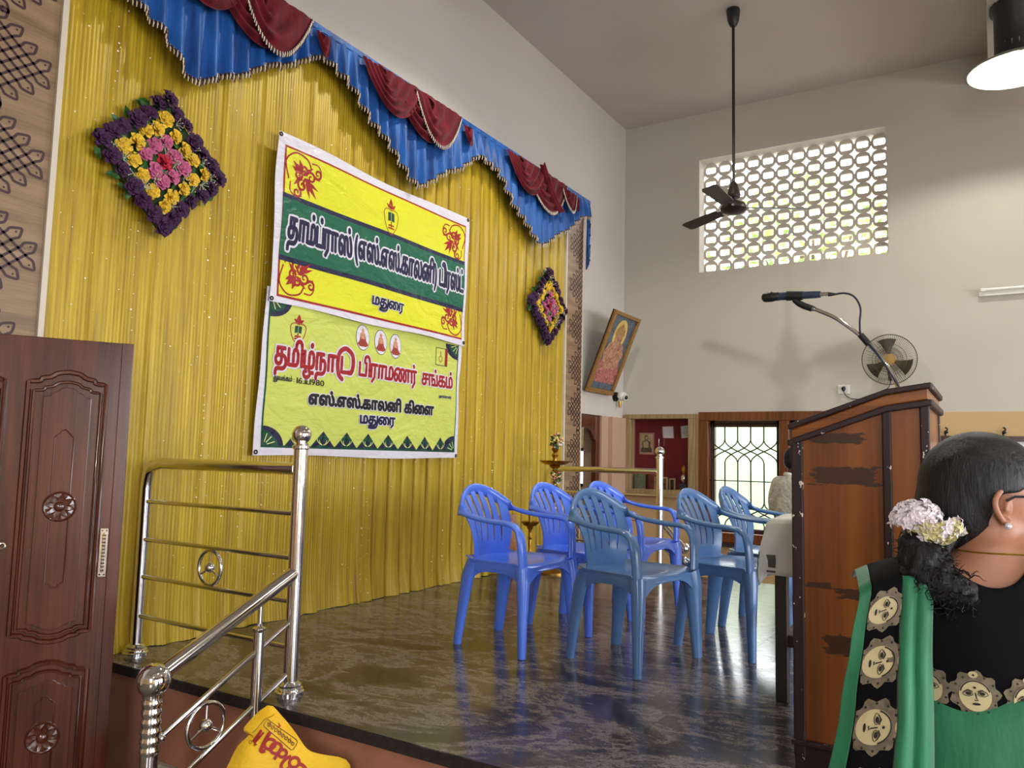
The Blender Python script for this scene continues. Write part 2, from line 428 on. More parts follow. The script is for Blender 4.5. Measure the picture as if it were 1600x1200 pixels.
# ---- brown framed window with iron grille
MAT['teak'] = wood('brown_window_wood', (rgb(72, 36, 16), rgb(108, 58, 26), rgb(132, 76, 36)), 'Z', 1, .3, .3)
MAT['teak_dark'] = wood('dark_window_wood', (rgb(40, 20, 12), rgb(58, 30, 18), rgb(76, 42, 24)), 'Z', 1, .35, .2)
w2 = struct('window_2', 'brown wooden double window with black iron grille')
fw = .085; ym = 1.87
for (a, b, c, d) in ((WY0-.04, WY1+.0, WZ1-fw+.02, WZ1+.03), (WY0-.04, WY1, WZ0-.03, WZ0+fw-.01), (WY1-fw-.02, WY1, WZ0+fw-.01, WZ1-fw+.02), (WY0-.04, WY0+fw-.03, WZ0+fw-.01, WZ1-fw+.02), (ym-.05, ym+.05, WZ0+fw-.01, WZ1-fw+.02)):
    MB().box(XF-.035, XF+.10, a, b, c, d).build('window_frame', MAT['teak'], w2, bevel=.006)
for (a, b) in ((ym+.05, WY1-fw-.02), (WY0+fw-.03, ym-.05)):
    c, d = WZ0+fw-.01, WZ1-fw+.02
    sash = MB(); t = .045
    sash.box(XF+.06, XF+.12, a, a+t, c, d).box(XF+.06, XF+.12, b-t, b, c, d).box(XF+.06, XF+.12, a, b, c, c+t).box(XF+.06, XF+.12, a, b, d-t-.02, d)
    sash.build('sash', MAT['teak_dark'], w2)
    n = 5; x = XF+.03; sp3 = (b-a-.06)/n; zt = d-.03; zb = c+.02; z1, z2 = zb+.93*(zt-zb)*.62/.93+.08, 0
    zlo, zhi = zb+(zt-zb)*.16, zb+(zt-zb)*.74
    for k in range(n+1):
        y = a+.03+sp3*k
        g = MB().cyl((x, y, zhi+.12), (x, y, zt), .0075, n=6)
        g.cyl((x, y, zlo+.12), (x, y, zhi-.12), .0075, n=6); g.cyl((x, y, zb), (x, y, zlo-.12), .0075, n=6)
        for zc in (zlo, zhi):
            for s in (-1, 1):
                if 0 <= k+s <= n:
                    yy = y+s*sp3
                    g.tube(spline([(x, y, zc+.12), (x, y+s*sp3*.12, zc+.08), (x, y+s*sp3*.5, zc+.035), (x, yy, zc+0), (x, yy+ (s*sp3*.5 if 0 <= k+2*s <= n else 0), zc-.035), (x, (yy+s*sp3*.88) if 0 <= k+2*s <= n else yy, zc-.08), (x, (yy+s*sp3) if 0 <= k+2*s <= n else yy, zc-.12)], 3), .0068, 5)
        g.build('grille_bar', MAT['iron'], w2, smooth=True)
    for z in (c+.03, c+(d-c)*.46, d-.03):
        MB().cyl((x+.004, a, z), (x+.004, b, z), .006, n=6).build('grille_rail', MAT['iron'], w2)
# ---- open shutters outside, as seen in the second bay
MAT['pinkwood'] = plain('reddish_shutter', rgb(150, 92, 86), .5, var=.06)
MB().box(XF+.24, XF+.62, ym-.075, ym-.045, WZ0+.06, WZ1-.05).build('shutter', MAT['pinkwood'], w2)

# ---- lit showcase niche
MAT['redboard'] = plain('dark_red_felt', rgb(112, 24, 30), .8, var=.1, scale=4, stretch=(1, 6, 1))
MAT['palewood'] = wood('pale_laminate', (rgb(120, 98, 66), rgb(150, 126, 90), rgb(170, 148, 110)), 'Z', 1, .4)
nz = thing('showcase', 'glass fronted wall showcase with dark red felt back beside the window', 'showcase', (XF, (NY0+NY1)/2, NZ0))
MB().box(XF+.225, XF+.24, NY0, NY1, NZ0, NZ1).build('back_panel', MAT['redboard'], nz)
for (a, b, c, d) in ((NY0-.03, NY1+.02, NZ1-.03, NZ1+.02), (NY0-.03, NY1+.02, NZ0-.03, NZ0+.03), (NY0-.03, NY0+.05, NZ0+.03, NZ1-.03), (NY1-.05, NY1+.02, NZ0+.03, NZ1-.03)):
    MB().box(XF-.03, XF+.05, a, b, c, d).build('frame', MAT['palewood'], nz, bevel=.004)
MB().box(XF+.02, XF+.225, NY0, NY1, NZ0-.005, NZ0+.012).build('shelf', MAT['palewood'], nz)
ymn = (NY0+NY1)/2-.02
for k, (a, b) in enumerate(((NY0+.05, ymn+.03), (ymn-.03, NY1-.05))):
    g = MB().box(XF+.012+.014*k, XF+.017+.014*k, a, b, NZ0+.03, NZ1-.03).build('sliding_pane', MAT['glass'], nz)
    e = ymn+.03 if k == 0 else ymn-.03
    MB().cyl((XF+.008+.014*k, e, 1.12), (XF+.008+.014*k, e, 1.2), .004, n=6).build('pane_handle', MAT['chrome'], nz)
MB().box(XF-.14, XF, 2.86, 3.66, .55, .575).build('ledge', MAT['palewood'], nz, bevel=.004)

# ---- wall below windows: granite sill
tag(MB().box(XF-.10, XF, WY0-.05, WY1+.03, WZ0-.07, WZ0-.032).build('trim_2', MAT['granite']), 'stone sill under the brown window', kind='structure')

# ---- doorway beyond the right kolam panel
d2 = struct('door_2', 'brown carved door frame in the doorway right of the curtain')
MAT['doorwood'] = wood('glossy_brown_door', (rgb(36, 11, 6), rgb(72, 26, 15), rgb(96, 38, 22)), 'Z', .8, .16, .8, bump=.03)
MAT['framewood'] = wood('brown_door_frame', (rgb(58, 28, 14), rgb(86, 45, 24), rgb(104, 58, 32)), 'Z', 1, .25, .4)
a, b, t = 7.12, 7.83, .085
MB().box(b-t, b, YB+.02, YB+.08, ZF, 1.43).build('jamb', MAT['framewood'], d2, bevel=.005)
MB().box(a, a+t, YB+.02, YB+.08, ZF, 1.43).build('jamb', MAT['framewood'], d2, bevel=.005)
prof = [(a+t, 1.43), (b-t, 1.43), (b-t, 1.16), (b-t-.05, 1.17), (b-t-.07, 1.21), (b-t-.13, 1.26), (b-t-.2, 1.285), ((a+b)/2, 1.29), (a+t+.2, 1.285), (a+t+.13, 1.26), (a+t+.07, 1.21), (a+t+.05, 1.17), (a+t, 1.16)]
MB().prism(prof, lambda x, z: (x, YB+.03, z), lambda x, z: (x, YB+.07, z)).build('header', MAT['framewood'], d2)
# little passage behind it
MAT['passage'] = plain('cream_passage_wall', rgb(214, 204, 172), .8, var=.03)
pw = MB().box(6.6, 9.2, YB+1.7, YB+1.9, ZF, ZC); pw.box(9.0, 9.2, YB+.2, YB+1.7, ZF, ZC); pw.box(-.4, 6.6, YB+1.7, YB+1.9, ZF, ZC); pw.box(-.6, -.4, YB+.2, YB+1.9, ZF, ZC)
tag(pw.build('wall_passage', MAT['passage']), 'cream wall of the passage behind the doorway', kind='structure')
MAT['screen'] = emit('lit_window_pane', (.85, .93, 1, 1), 1.1)
pf = thing('passage_window', 'narrow bright window seen through the far doorway', 'window', (9.0, 4.5, .62))
for (y0, y1, z0, z1) in ((4.36, 4.86, 1.05, 1.09), (4.36, 4.86, .60, .64), (4.36, 4.40, .64, 1.05), (4.82, 4.86, .64, 1.05)):
    MB().box(8.965, 9.0, y0, y1, z0, z1).build('frame', MAT['iron'], pf)
MB().box(8.985, 9.0, 4.40, 4.82, .64, 1.05).build('pane', MAT['screen'], pf)

# pilaster between doorway and corner
tag(MB().box(8.0, 8.399, YB-.05, YB, ZF, 1.43).build('trim_3', MAT['wall_back']), 'beige pilaster between doorway and showcase', kind='structure')

# ---- right part of the far wall below the paint line: board with wood frame and ledge
bd = thing('notice_board', 'white board in a thin brown frame on the beige wall', 'board', (XF, -.1, .35))
MB().box(XF-.02, XF, -.75, .60, .35, 1.20).build('panel', MAT['paper'], bd)
for (a, b, c, d) in ((-.8, .65, 1.20, 1.25), (-.8, .65, .30, .35), (-.8, -.75, .35, 1.2), (.60, .65, .35, 1.2)):
    MB().box(XF-.035, XF, a, b, c, d).build('frame', MAT['teak_dark'], bd)
for y in (.40, -.06):
    mb = MB().tube(spline([(XF-.01, y, 1.24), (XF-.03, y+.01, 1.28), (XF-.03, y-.012, 1.31), (XF-.03, y+.006, 1.33)], 4), .007, 6); mb.ball((XF-.03, y, 1.285), .017, 8, 6); mb.build('hook', MAT['iron'], bd, smooth=True)

# ================================================================== OUTSIDE
MAT['ground'] = plain('sunlit_ground', rgb(128, 120, 106), .9, var=.1)
MAT['leaf'] = None
m, nt, b = nodes('foliage'); h = NT(nt); f = h.noise(h.coord('Object'), 2.5, 4)
h.l(h.ramp(f, [(.3, rgb(84, 120, 60)), (.55, rgb(150, 176, 92)), (.75, rgb(204, 214, 140))]), b.inputs['Base Color']); b.inputs['Roughness'].default_value = .6; MAT['leaf'] = m
MAT['bark'] = plain('bark', rgb(84, 66, 50), .9, var=.2, bump=.5)
tag(MB().box(-9, 22, -14, 14, ZF-.35, ZF-.2).build('ground', MAT['ground']), 'pale ground outside the hall windows', kind='structure')
tag(MB().box(12.2, 12.4, -8, 12, ZF-.2, 1.95).build('wall_compound', plain('mint_whitewash', rgb(148, 166, 140), .9, var=.12, scale=.8)), 'pale mint compound wall raised to hide the sky outside the grille window', kind='structure')  # height and greyed tone chosen to keep raw sky from swallowing the grille
def tree(x, y, label, zc, rad, n, seed):
    rr = random.Random(seed); t = thing('tree', label, 'tree', (x, y, ZF-.2), group='trees outside the hall')
    tr = MB().tube([(x, y, ZF-.2), (x+.05, y, 1.5), (x-.05, y+.1, zc)], [.14, .11, .05], 8)
    for k in range(4):
        a = k*1.7; tr.tube([(x, y, 1.6+.2*k), (x+.6*math.cos(a), y+.7*math.sin(a), zc-.2+.2*k)], [.06, .02], 6)
    tr.build('trunk', MAT['bark'], t)
    mb = MB()
    for k in range(n):
        u, th = rr.uniform(-1, 1), rr.uniform(0, 2*PI); q = rr.uniform(.35, 1)**.5
        c = V(x+rad[0]*q*math.sqrt(1-u*u)*math.cos(th), y+rad[1]*q*math.sqrt(1-u*u)*math.sin(th), zc+rad[2]*q*u)
        d = V(rr.gauss(0,1), rr.gauss(0,1), rr.gauss(0,.6)).normalized()*rr.uniform(.07, .13); e = d.cross(V(rr.gauss(0,1), rr.gauss(0,1), rr.gauss(0,1))).normalized()*rr.uniform(.025, .05)
        mb.add([c-d, c+e, c+d, c-e], [(0, 1, 2, 3)])
    tag(mb.build('foliage', MAT['leaf'], t), kind='stuff')
tree(13.6, 2.6, 'bushy green tree outside behind the left of the ventilator', 4.45, (1.3, 1.5, 1.5), 1900, 1)
tree(14.2, 5.6, 'tall green tree outside left of the ventilator', 4.4, (1.3, 1.4, 1.6), 1700, 2)
tree(14.0, -.3, 'green tree outside right of the ventilator', 4.3, (1.4, 1.3, 1.5), 1600, 3)

# ================================================================== 2-D drawing helpers
def strip2d(mb, pts, w, fn, closed=False):
    P = [V(p[0], p[1]) for p in pts]
    if len(P) < 2: return
    m = len(P); vs = []
    ws = w if hasattr(w, '__len__') else [w]*m
    for i in range(m):
        a = P[(i-1) % m] if (closed or i > 0) else P[i]; b = P[(i+1) % m] if (closed or i < m-1) else P[i]
        t = b-a; t = t.normalized() if t.length > 1e-9 else V(1, 0); n = V(-t.y, t.x)*ws[i]*.5
        vs += [fn(*(P[i]+n)), fn(*(P[i]-n))]
    fs = [(2*i, 2*i+1, 2*((i+1) % m)+1, 2*((i+1) % m)) for i in range(m if closed else m-1)]
    mb.add(vs, fs)
def poly2d(mb, pts, fn): mb.add([fn(*p) for p in pts], [tuple(range(len(pts)))])
def ell(cx, cz, rx, rz, n=24, a0=0): return [(cx+rx*math.cos(a0+2*PI*k/n), cz+rz*math.sin(a0+2*PI*k/n)) for k in range(n)]
_ctr = {}
def contours(s):
    if s in _ctr: return _ctr[s]
    c = bpy.data.curves.new('t', 'FONT'); c.body = s; c.size = 1.0; c.resolution_u = 3
    o = bpy.data.objects.new('t', c); COL.objects.link(o); dg = bpy.context.evaluated_depsgraph_get()
    cu = o.evaluated_get(dg).to_curve(dg); out = []
    for spn in cu.splines:
        pts = []
        if spn.type == 'BEZIER':
            bp = spn.bezier_points; n = len(bp)
            for i in range(n):
                p, q = bp[i], bp[(i+1) % n]
                seg = geometry.interpolate_bezier(p.co, p.handle_right, q.handle_left, q.co, 5)[:-1]
                pts += [(v.x, v.y) for v in seg]
        else: pts = [(p.co.x, p.co.y) for p in spn.points]
        cl = [pts[0]]
        for p in pts[1:]:
            if math.hypot(p[0]-cl[-1][0], p[1]-cl[-1][1]) > 4e-3: cl.append(p)
        if len(cl) > 2: out.append(cl)
    o.evaluated_get(dg).to_curve_clear(); bpy.data.objects.remove(o); bpy.data.curves.remove(c)
    _ctr[s] = out; return out
def tamil(tokens):
    """visual-order tokens; '#thu','#du','#di' are joined vowel forms. -> contours, strokes, bbox"""
    C, S, x = [], [], 0.0
    for t in tokens:
        if t == ' ': x += .32; continue
        base = {'#thu': 'த', '#du': 'ட', '#di': 'ட'}.get(t, t)
        cs = contours(base); x1 = max(p[0] for c in cs for p in c); x0 = min(p[0] for c in cs for p in c)
        pad = .33 if t == '#du' else .03
        dx = x+pad-x0; C += [[(p[0]+dx, p[1]) for p in c] for c in cs]; w = x1+dx; b0 = x0+dx; x = w+.05
        if t == '#thu':
            S.append(spline([(b0+.08, -.27), (b0+.35, -.30), (w-.02, -.24), (w+.10, -.05), (w+.13, .2), (w+.13, .55)], 4)); x = w+.22
        if t == '#du':
            S.append(spline([(w-.06, .04), (w+.16, .06), (w+.27, .32), (w+.18, .66), ((w+b0)/2, .84), (b0-.14, .68), (b0-.24, .3), (b0-.14, -.06), (b0+.1, -.2)], 5)); x = w+.34
        if t == '#di':
            S.append(spline([(w-.05, .04), (w+.14, .05), (w+.2, .3), (w+.17, .62), (w+.03, .80), (w-.12, .74)], 4)); x = w+.30
    xs = [p[0] for c in C+S for p in c]
    return C, S, (min(xs), max(xs))
def draw_text(mb, T, X0, X1, zb, hx, fn, bold=.05):
    """T from tamil(); fits x to X0..X1, x-height hx above baseline zb"""
    C, S, (a, b) = T; kx = (X1-X0)/(b-a); kz = hx/.56
    mp = lambda p: (X0+(p[0]-a)*kx, zb+p[1]*kz)
    allp = [mp(p) for c in C for p in c]; edges = []; i = 0
    for c in C:
        n = len(c); edges += [(i+k, i+(k+1) % n) for k in range(n)]; i += n
    res = geometry.delaunay_2d_cdt([V(*p) for p in allp], edges, [], 0, 1e-6)
    ov, _, of = res[0], res[1], res[2]
    cen = np.array([[sum(ov[k].x for k in f)/len(f), sum(ov[k].y for k in f)/len(f)] for f in of])
    A = np.array([allp[e[0]] for e in edges]); B = np.array([allp[e[1]] for e in edges])
    wn = np.zeros(len(cen))
    for q in range(0, len(cen), 400):
        cx = cen[q:q+400, 0][:, None]; cz = cen[q:q+400, 1][:, None]
        cr = (B[:, 0]-A[:, 0])*(cz-A[:, 1])-(B[:, 1]-A[:, 1])*(cx-A[:, 0])
        up = (A[:, 1] <= cz) & (B[:, 1] > cz) & (cr > 0); dn = (A[:, 1] > cz) & (B[:, 1] <= cz) & (cr < 0)
        wn[q:q+400] = up.sum(1)-dn.sum(1)
    mb.add([fn(v.x, v.y) for v in ov], [f for f, w in zip(of, wn) if w != 0])
    if bold > 0:
        for c in C: strip2d(mb, [mp(p) for p in c], bold*kz*2, fn, True)
    for s_ in S: strip2d(mb, [mp(p) for p in s_], (.1+2*bold)*kz, fn)
    for s_ in S:
        for e in (s_[0], s_[-1]): poly2d(mb, ell(*mp(e), (.05+bold)*kz, (.05+bold)*kz, 8), fn)

# ================================================================== KOLAM PANELS
MAT['laminate'] = wood('striped_wood_laminate', (rgb(104, 80, 58), rgb(136, 110, 82), rgb(158, 132, 102)), 'X', 1.3, .45, ring=2, dist=.5)
MAT['kolam'] = plain('maroon_kolam_print', rgb(58, 24, 30), .5, var=.05)
def kolam(panel, xedge, sgn, z0, z1, y):
    fn = lambda x, z: (x, y, z)
    hx, hz, n, per, lw = .25, .205, 8, .41, .0115; z = z0
    while z < z1:
        mb = MB()
        for s in (-1, 1):
            ends = []
            for k in range(n):
                c = -1+2*(k+.62)/n; xb, zb = hx*(1+c)/2, s*hz*(c-1)/2
                d = V(xb, zb-s*c*hz); dn = d.normalized(); ends.append((V(xb, zb), dn))
                strip2d(mb, [(xedge, z+s*c*hz), (xedge+sgn*xb, z+zb)], lw, fn)
            for k in range(0, n, 2):                                 # neighbouring lines close in a loop with a dot
                (e0, dn), (e1, _) = ends[k], ends[k+1]; mid = (e0+e1)*.5; hw_ = (e1-e0)*.5
                lp = spline([tuple(q_) for q_ in (e0, e0+dn*.02-hw_*.25, mid+dn*.043-hw_*.6, mid+dn*.055, mid+dn*.043+hw_*.6, e1+dn*.02+hw_*.25, e1)], 4)
                strip2d(mb, [(xedge+sgn*q_[0], z+q_[1]) for q_ in lp], lw, fn)
                poly2d(mb, ell(xedge+sgn*(mid.x+dn.x*.028), z+mid.y+dn.y*.028, .005, .005, 8), fn)
        mb.build('kolam_motif', MAT['kolam'], panel); z += per
pl = struct('wall_panel_left', 'striped wood panel with maroon kolam left of curtain')
MB().box(1.06, 1.765, 3.53, YB, ZF, ZC).build('board', MAT['laminate'], pl)
MB().box(1.765, 1.79, 3.515, YB, ZF, ZC-.9).build('edge_strip', MAT['trimwhite'], pl)
kolam(pl, 1.47, 1, 1.37, 4.0, 3.5285)
kolam(pl, 1.47, -1, 1.37, 4.0, 3.5285)
pr = struct('wall_panel_right', 'striped wood panel with maroon kolam right of curtain')
MB().box(6.665, 7.0, 3.53, YB, ZF, 3.54).build('board', MAT['laminate'], pr)
MB().box(6.645, 6.665, 3.526, YB, 0, 3.5).build('edge_strip', MAT['trimwhite'], pr)
MB().box(7.0, 7.012, 3.525, YB, ZF, 3.54).build('edge_strip', MAT['trimwhite'], pr)
kolam(pr, 6.995, -1, .21, 3.45, 3.5285)

# ================================================================== GOLD CURTAIN
def gold():
    m, nt, b = nodes('gold_curtain_satin'); h = NT(nt)
    f = h.noise(h.coord('Object', (14, 1, .5)), 2.2, 5, .65); g = h.noise(h.coord('Object', (60, 1, 1.2)), 3, 3)
    s = h.math('ADD', h.math('MULTIPLY', f, .7), h.math('MULTIPLY', g, .3))
    h.l(h.ramp(s, [(.3, rgb(130, 102, 8)), (.5, rgb(176, 146, 16)), (.72, rgb(204, 176, 36))]), b.inputs['Base Color'])
    b.inputs['Roughness'].default_value = .42; b.inputs['Metallic'].default_value = .08; b.inputs['Sheen Weight'].default_value = .1
    h.l(h.bump(h.noise(h.coord('Object', (6, 1, 3)), 9, 3), .12, .01), b.inputs['Normal'])
    return m
MAT['gold'] = gold()
CX0, CX1, CZ0, CZ1 = 1.79, 6.645, .003, 3.52
def curtain_y(x, z):
    p = (x/.0195) % 1.0; wr = smoothstep(3.4, 4.3, x)
    y = 3.555 - (.0045-.0035*wr)*(1-abs(2*p-1))
    q = ((x + .012*math.sin(x*7.3) + .006*math.sin(z*1.3+x*3)) / .148) % 1.0; e = min(q, 1-q)
    y += wr*(.040*math.exp(-(e/.055)**2) - .010*math.sin(PI*q))
    y += (1-wr)*.010*math.sin(x*9+.5*math.sin(x*23)+.3*math.sin(z*2)) + (1-wr)*.012*math.exp(-((((x+.02*math.sin(x*11))/.31) % 1.0-.5)/.05)**2)
    lo = max(0, 1-z/.25); y += lo*.012*math.sin(x*37+math.sin(x*13)*2) - lo*lo*.02
    return y
nx = int((CX1-CX0)/.00487); zs_ = [CZ0, .06, .12, .2, .3, .6, 1.0, 1.5, 2.0, 2.5, 3.0, CZ1]
mb = MB(); vs = []
for z in zs_:
    for i in range(nx+1):
        x = CX0+(CX1-CX0)*i/nx
        zz = z + (0.0015*math.sin(x*19) if z == CZ0 else 0)
        vs.append((x, curtain_y(x, z), zz))
fs = [(j*(nx+1)+i, j*(nx+1)+i+1, (j+1)*(nx+1)+i+1, (j+1)*(nx+1)+i) for j in range(len(zs_)-1) for i in range(nx)]
cur = thing('stage_curtain', 'gold pleated stage curtain with sequins covering the back wall', 'curtain', (4.2, 3.55, 0))
mb.add(vs, fs).build('cloth', MAT['gold'], cur, smooth=True, ang=None)
MB().box(CX0-.02, CX1+.36, 3.56, 3.6, 3.52, 3.56).build('curtain_rail', MAT['palewood'], cur)
MAT['sequin'] = plain('sequin_pale_sparkle', (1.0, .94, .74, 1), .3, .0, var=0)  # sparkle painted as a pale cream colour
mb = MB(); rr = random.Random(5)
def sequin(x, z, r):
    n = V(rr.gauss(0, .35), -1, rr.gauss(-.1, .35)).normalized(); a = n.cross(V(0, 0, 1)).normalized()*r; b_ = n.cross(a).normalized()*r
    c = V(x, curtain_y(x, z)-.004, z); mb.add([c+a, c+(a+b_)*.7, c+b_, c+(b_-a)*.7, c-a, c-(a+b_)*.7, c-b_, c+(a-b_)*.7], [tuple(range(8))])
for k in range(70):
    x = rr.uniform(CX0+.02, CX1-.02); z = rr.uniform(.1, 3.3)
    for q in range(rr.randint(3, 16)):
        z -= rr.uniform(.03, .1); 
        if z > .05: sequin(x+rr.gauss(0, .004), z, rr.choice((.0025, .003, .0035, .005)))
for k in range(600): sequin(rr.uniform(CX0+.02, CX1-.02), rr.uniform(.1, 3.3), rr.choice((.002, .0025, .003, .004)))
tag(mb.build('sequins', MAT['sequin'], cur), kind='stuff')

# ================================================================== VALANCE
def satin(name, a, b_, c):
    m, nt, bs = nodes(name); h = NT(nt)
    f = h.noise(h.coord('Object', (10, 4, 1.5)), 2, 4)
    h.l(h.ramp(f, [(.3, a), (.5, b_), (.7, c)]), bs.inputs['Base Color']); bs.inputs['Roughness'].default_value = .5 if 'blue' in name else .75
    bs.inputs['Sheen Weight'].default_value = .1; bs.inputs['Specular IOR Level'].default_value = .4 if 'blue' in name else .15
    h.l(h.bump(h.noise(h.coord('Object', (12, 12, 2)), 6, 4), .25, .01), bs.inputs['Normal']); return m
MAT['blue'] = satin('blue_satin', rgb(6, 54, 116), rgb(12, 76, 150), rgb(28, 98, 178))
MAT['maroon'] = satin('maroon_crepe', rgb(66, 6, 18), rgb(92, 14, 28), rgb(112, 24, 38))
MAT['fringe'] = plain('cream_fringe', rgb(206, 190, 172), .7, var=.1)
MAT['fringe_dark'] = plain('dark_fringe_braid', rgb(58, 40, 44), .8, var=.1)
VB = [(1.6, 3.36), (1.80, 3.19), (2.035, 3.105), (2.17, 3.045), (2.385, 2.847), (2.61, 2.975), (2.905, 3.17), (3.267, 3.385), (3.465, 3.33), (3.747, 3.13), (4.198, 2.866), (4.64, 3.13), (4.976, 3.355), (5.21, 3.32), (5.575, 3.06), (5.969, 2.874), (6.384, 3.10), (6.845, 3.38), (6.99, 3.40)]
def val_bottom(x):
    z = interp(VB, x); q = (x/.105) % 1.0
    return z + .022*(q-.5)*(-1 if True else 1)
def val_pt(x, t):
    zt = 3.555; zb = val_bottom(x); z = zt+(zb-zt)*t
    ph = 2*PI*x/.105; a = .004+.022*t
    return (x, 3.455 - .02*t + a*math.sin(ph+.6*math.sin(x*5)), z)
val = thing('stage_valance', 'blue satin scalloped valance with maroon swags along curtain top', 'valance', (4.2, 3.5, 3.55))
mb = MB(); n = 560; mb.grid(lambda u, v: val_pt(1.62+(6.99-1.62)*u, v), n, 9)
mb.build('blue_skirt', MAT['blue'], val, smooth=True, ang=None)
mb = MB().box(1.62, 7.0, 3.45, 3.64, 3.535, 3.572); mb.build('heading_band', MAT['blue'], val, bevel=.004)
def fringe(name, path, ln=.036, sp4=.019, r=.0034):
    mb = MB(); dk = MB(); acc = 0; last = Vector(path[0])
    dk.tube([(p[0], p[1]-.001, p[2]-.004) for p in path[::2]], .006, 5)
    for p in path[1:]:
        p = Vector(p); d = (p-last).length; acc += d; last = p
        if acc >= sp4:
            acc = 0; j = (random.random()-.5)*.008
            mb.tube([p+V(0, -.004, 0), p+V(j*.5, -.006, -ln*.5), p+V(j, -.004, -ln)], [r, r*1.25, r*.7], 4)
            dk.tube([p+V(sp4*.5, -.001, -.004), p+V(sp4*.5, -.001, -ln*.8)], [r*1.2, r*1.2], 4)
    a = tag(mb.build(name, MAT['fringe'], val), kind='stuff'); b_ = tag(dk.build(name+'_braid', MAT['fringe_dark'], val), kind='stuff')
fringe('skirt_fringe', [val_pt(1.63+(6.98-1.63)*k/1400, 1.0) for k in range(1401)])
def swag(x0, x1, zt0, zt1, sag_in, sag_out, inset, yoff=0, folds=5, skew=0, fr=False):
    def fn(s, t):
        a = x0+(1-t)*inset*.5; b_ = x1-(1-t)*inset; x = a+(b_-a)*s
        sg = sag_in+(sag_out-sag_in)*t; w = 4*s*(1-s); sk = 1+skew*(s-.5)
        z = zt0+(zt1-zt0)*s - sg*w*sk - .0*t
        y = 3.405+yoff - .035*math.sin(PI*s)**.7*(0.4+.6*t) + .017*math.cos(2*PI*folds*t+1.5*math.sin(3*s))*(.35+.65*math.sin(PI*s))
        return (x, y, z)
    mb = MB().grid(fn, 36, 46); mb.build('maroon_swag', MAT['maroon'], val, smooth=True, ang=None)
    if fr: fringe('swag_fringe', [(lambda p: (p[0], p[1]-.004, p[2]))(fn(k/400, 1.0)) for k in range(401)], .03)
for (x0, w, fr2) in ((2.10, 1.0, False), (3.57, 1.06, False), (5.33, 1.12, True)):
    swag(x0+.28, x0+w*.98, 3.54, 3.55, .06, .36, .55, yoff=.016, folds=4, skew=.2, fr=fr2)
    swag(x0, x0+w*.60, 3.52, 3.53, .02, .30, .5, yoff=0, folds=5)
    if fr2 is False: swag(x0+w*.5, x0+w*1.02, 3.52, 3.53, .03, .33, .45, yoff=-.012, folds=3, skew=-.3, fr=True)
    else:
        mb = MB().grid(lambda s, t: (x0+w*.47+(.05+.07*s)*t+.36*s**1.15+.02*math.sin(5*s), 3.385-.025*math.sin(PI*t)+.012*math.cos(16*t), 3.565-.35*s+.04*t-.05*math.sin(PI*s)-.03*math.sin(PI*t)*(1-s)), 18, 12)
        mb.build('maroon_tail', MAT['maroon'], val, smooth=True, ang=None)
        swag(x0+w*.86, x0+w*1.12, 3.50, 3.50, .03, .2, .18, yoff=-.006, folds=2, fr=True)
    swag(x0+w*1.08, x0+w*1.2, 3.50, 3.50, .01, .16, .1, yoff=.01, folds=2)
# end tail wrapping the right-hand panel
def tailfn(s, t):
    zb = 3.10-.42*t if t < .5 else 2.89+.28*(t-.5)
    zb = 2.86 + .25*abs(t-.35)*1.2
    return (7.005+.095*t+.008*math.sin(5*s), 3.47+.06*t+.02*math.sin(9*t+4*s), 3.57-(3.57-zb)*s - .02*t*(1-s))
mb = MB().grid(tailfn, 26, 14); mb.build('end_tail', MAT['blue'], val, smooth=True, ang=None)
for z0, z1 in ((3.34, 3.28), (3.22, 3.28), (3.12, 3.03), (2.96, 3.0)):
    fringe('tail_fringe', [(7.0+.1*k/40, 3.45+.05*k/40, z0+(z1-z0)*k/40) for k in range(41)], .02, .014, .0025)

# ================================================================== FLOWER SQUARES
def rose_mesh(name, mat, seed):
    rr = random.Random(seed); mb = MB(); R = .043
    for lay, (n, r, tilt, h_) in enumerate(((6, R, .5, 0), (5, R*.78, .9, .008), (4, R*.52, 1.2, .014), (3, R*.3, 1.4, .018))):
        for k in range(n):
            a = 2*PI*k/n+lay*.6+rr.uniform(-.2, .2); w = r*1.15*1.9/n*2.0
            ca, sa = math.cos(a), math.sin(a); vs = []
            for (u, q) in ((.1, .25), (.55, .8), (.92, 1.0), (1.02, .55)):
                for s in (-1, -.35, .35, 1):
                    rad = r*u*(1-.12*s*s); z = h_+r*(math.sin(tilt)*u*.75)+rr.uniform(-.0015, .0015)-(.006 if u > 1 else 0)+.004*s*s
                    t = s*w*q*.5
                    vs.append((ca*rad-sa*t, sa*rad+ca*t, z))
            fs = [(i*4+j, i*4+j+1, (i+1)*4+j+1, (i+1)*4+j) for i in range(3) for j in range(3)]
            mb.add(vs, fs)
    mb.ball((0, 0, .02), (.010, .010, .014), 7, 5)
    return mb.mesh(name, mat, True, None)
RC = {'purple': rgb(58, 14, 62), 'yellow': rgb(226, 180, 44), 'pink': rgb(190, 92, 132), 'red': rgb(176, 18, 52)}
ROSES = {k: [rose_mesh('rose', plain(k+'_petal', c, .75, var=.22, scale=30), i*7+s) for s in range(2)] for i, (k, c) in enumerate(RC.items())}
MAT['fleaf'] = plain('artificial_leaf', rgb(48, 92, 36), .5, var=.2, scale=20)
lf = MB().add([(0, -.03, 0), (.018, -.008, .004), (.012, .018, .003), (0, .034, -.002), (-.012, .018, .003), (-.018, -.008, .004), (0, 0, -.003)], [(0, 1, 6), (1, 2, 6), (2, 3, 6), (3, 4, 6), (4, 5, 6), (5, 0, 6)]).mesh('leaf', MAT['fleaf'])
MAT['sprig'] = plain('white_sprig', rgb(196, 200, 176), .6)
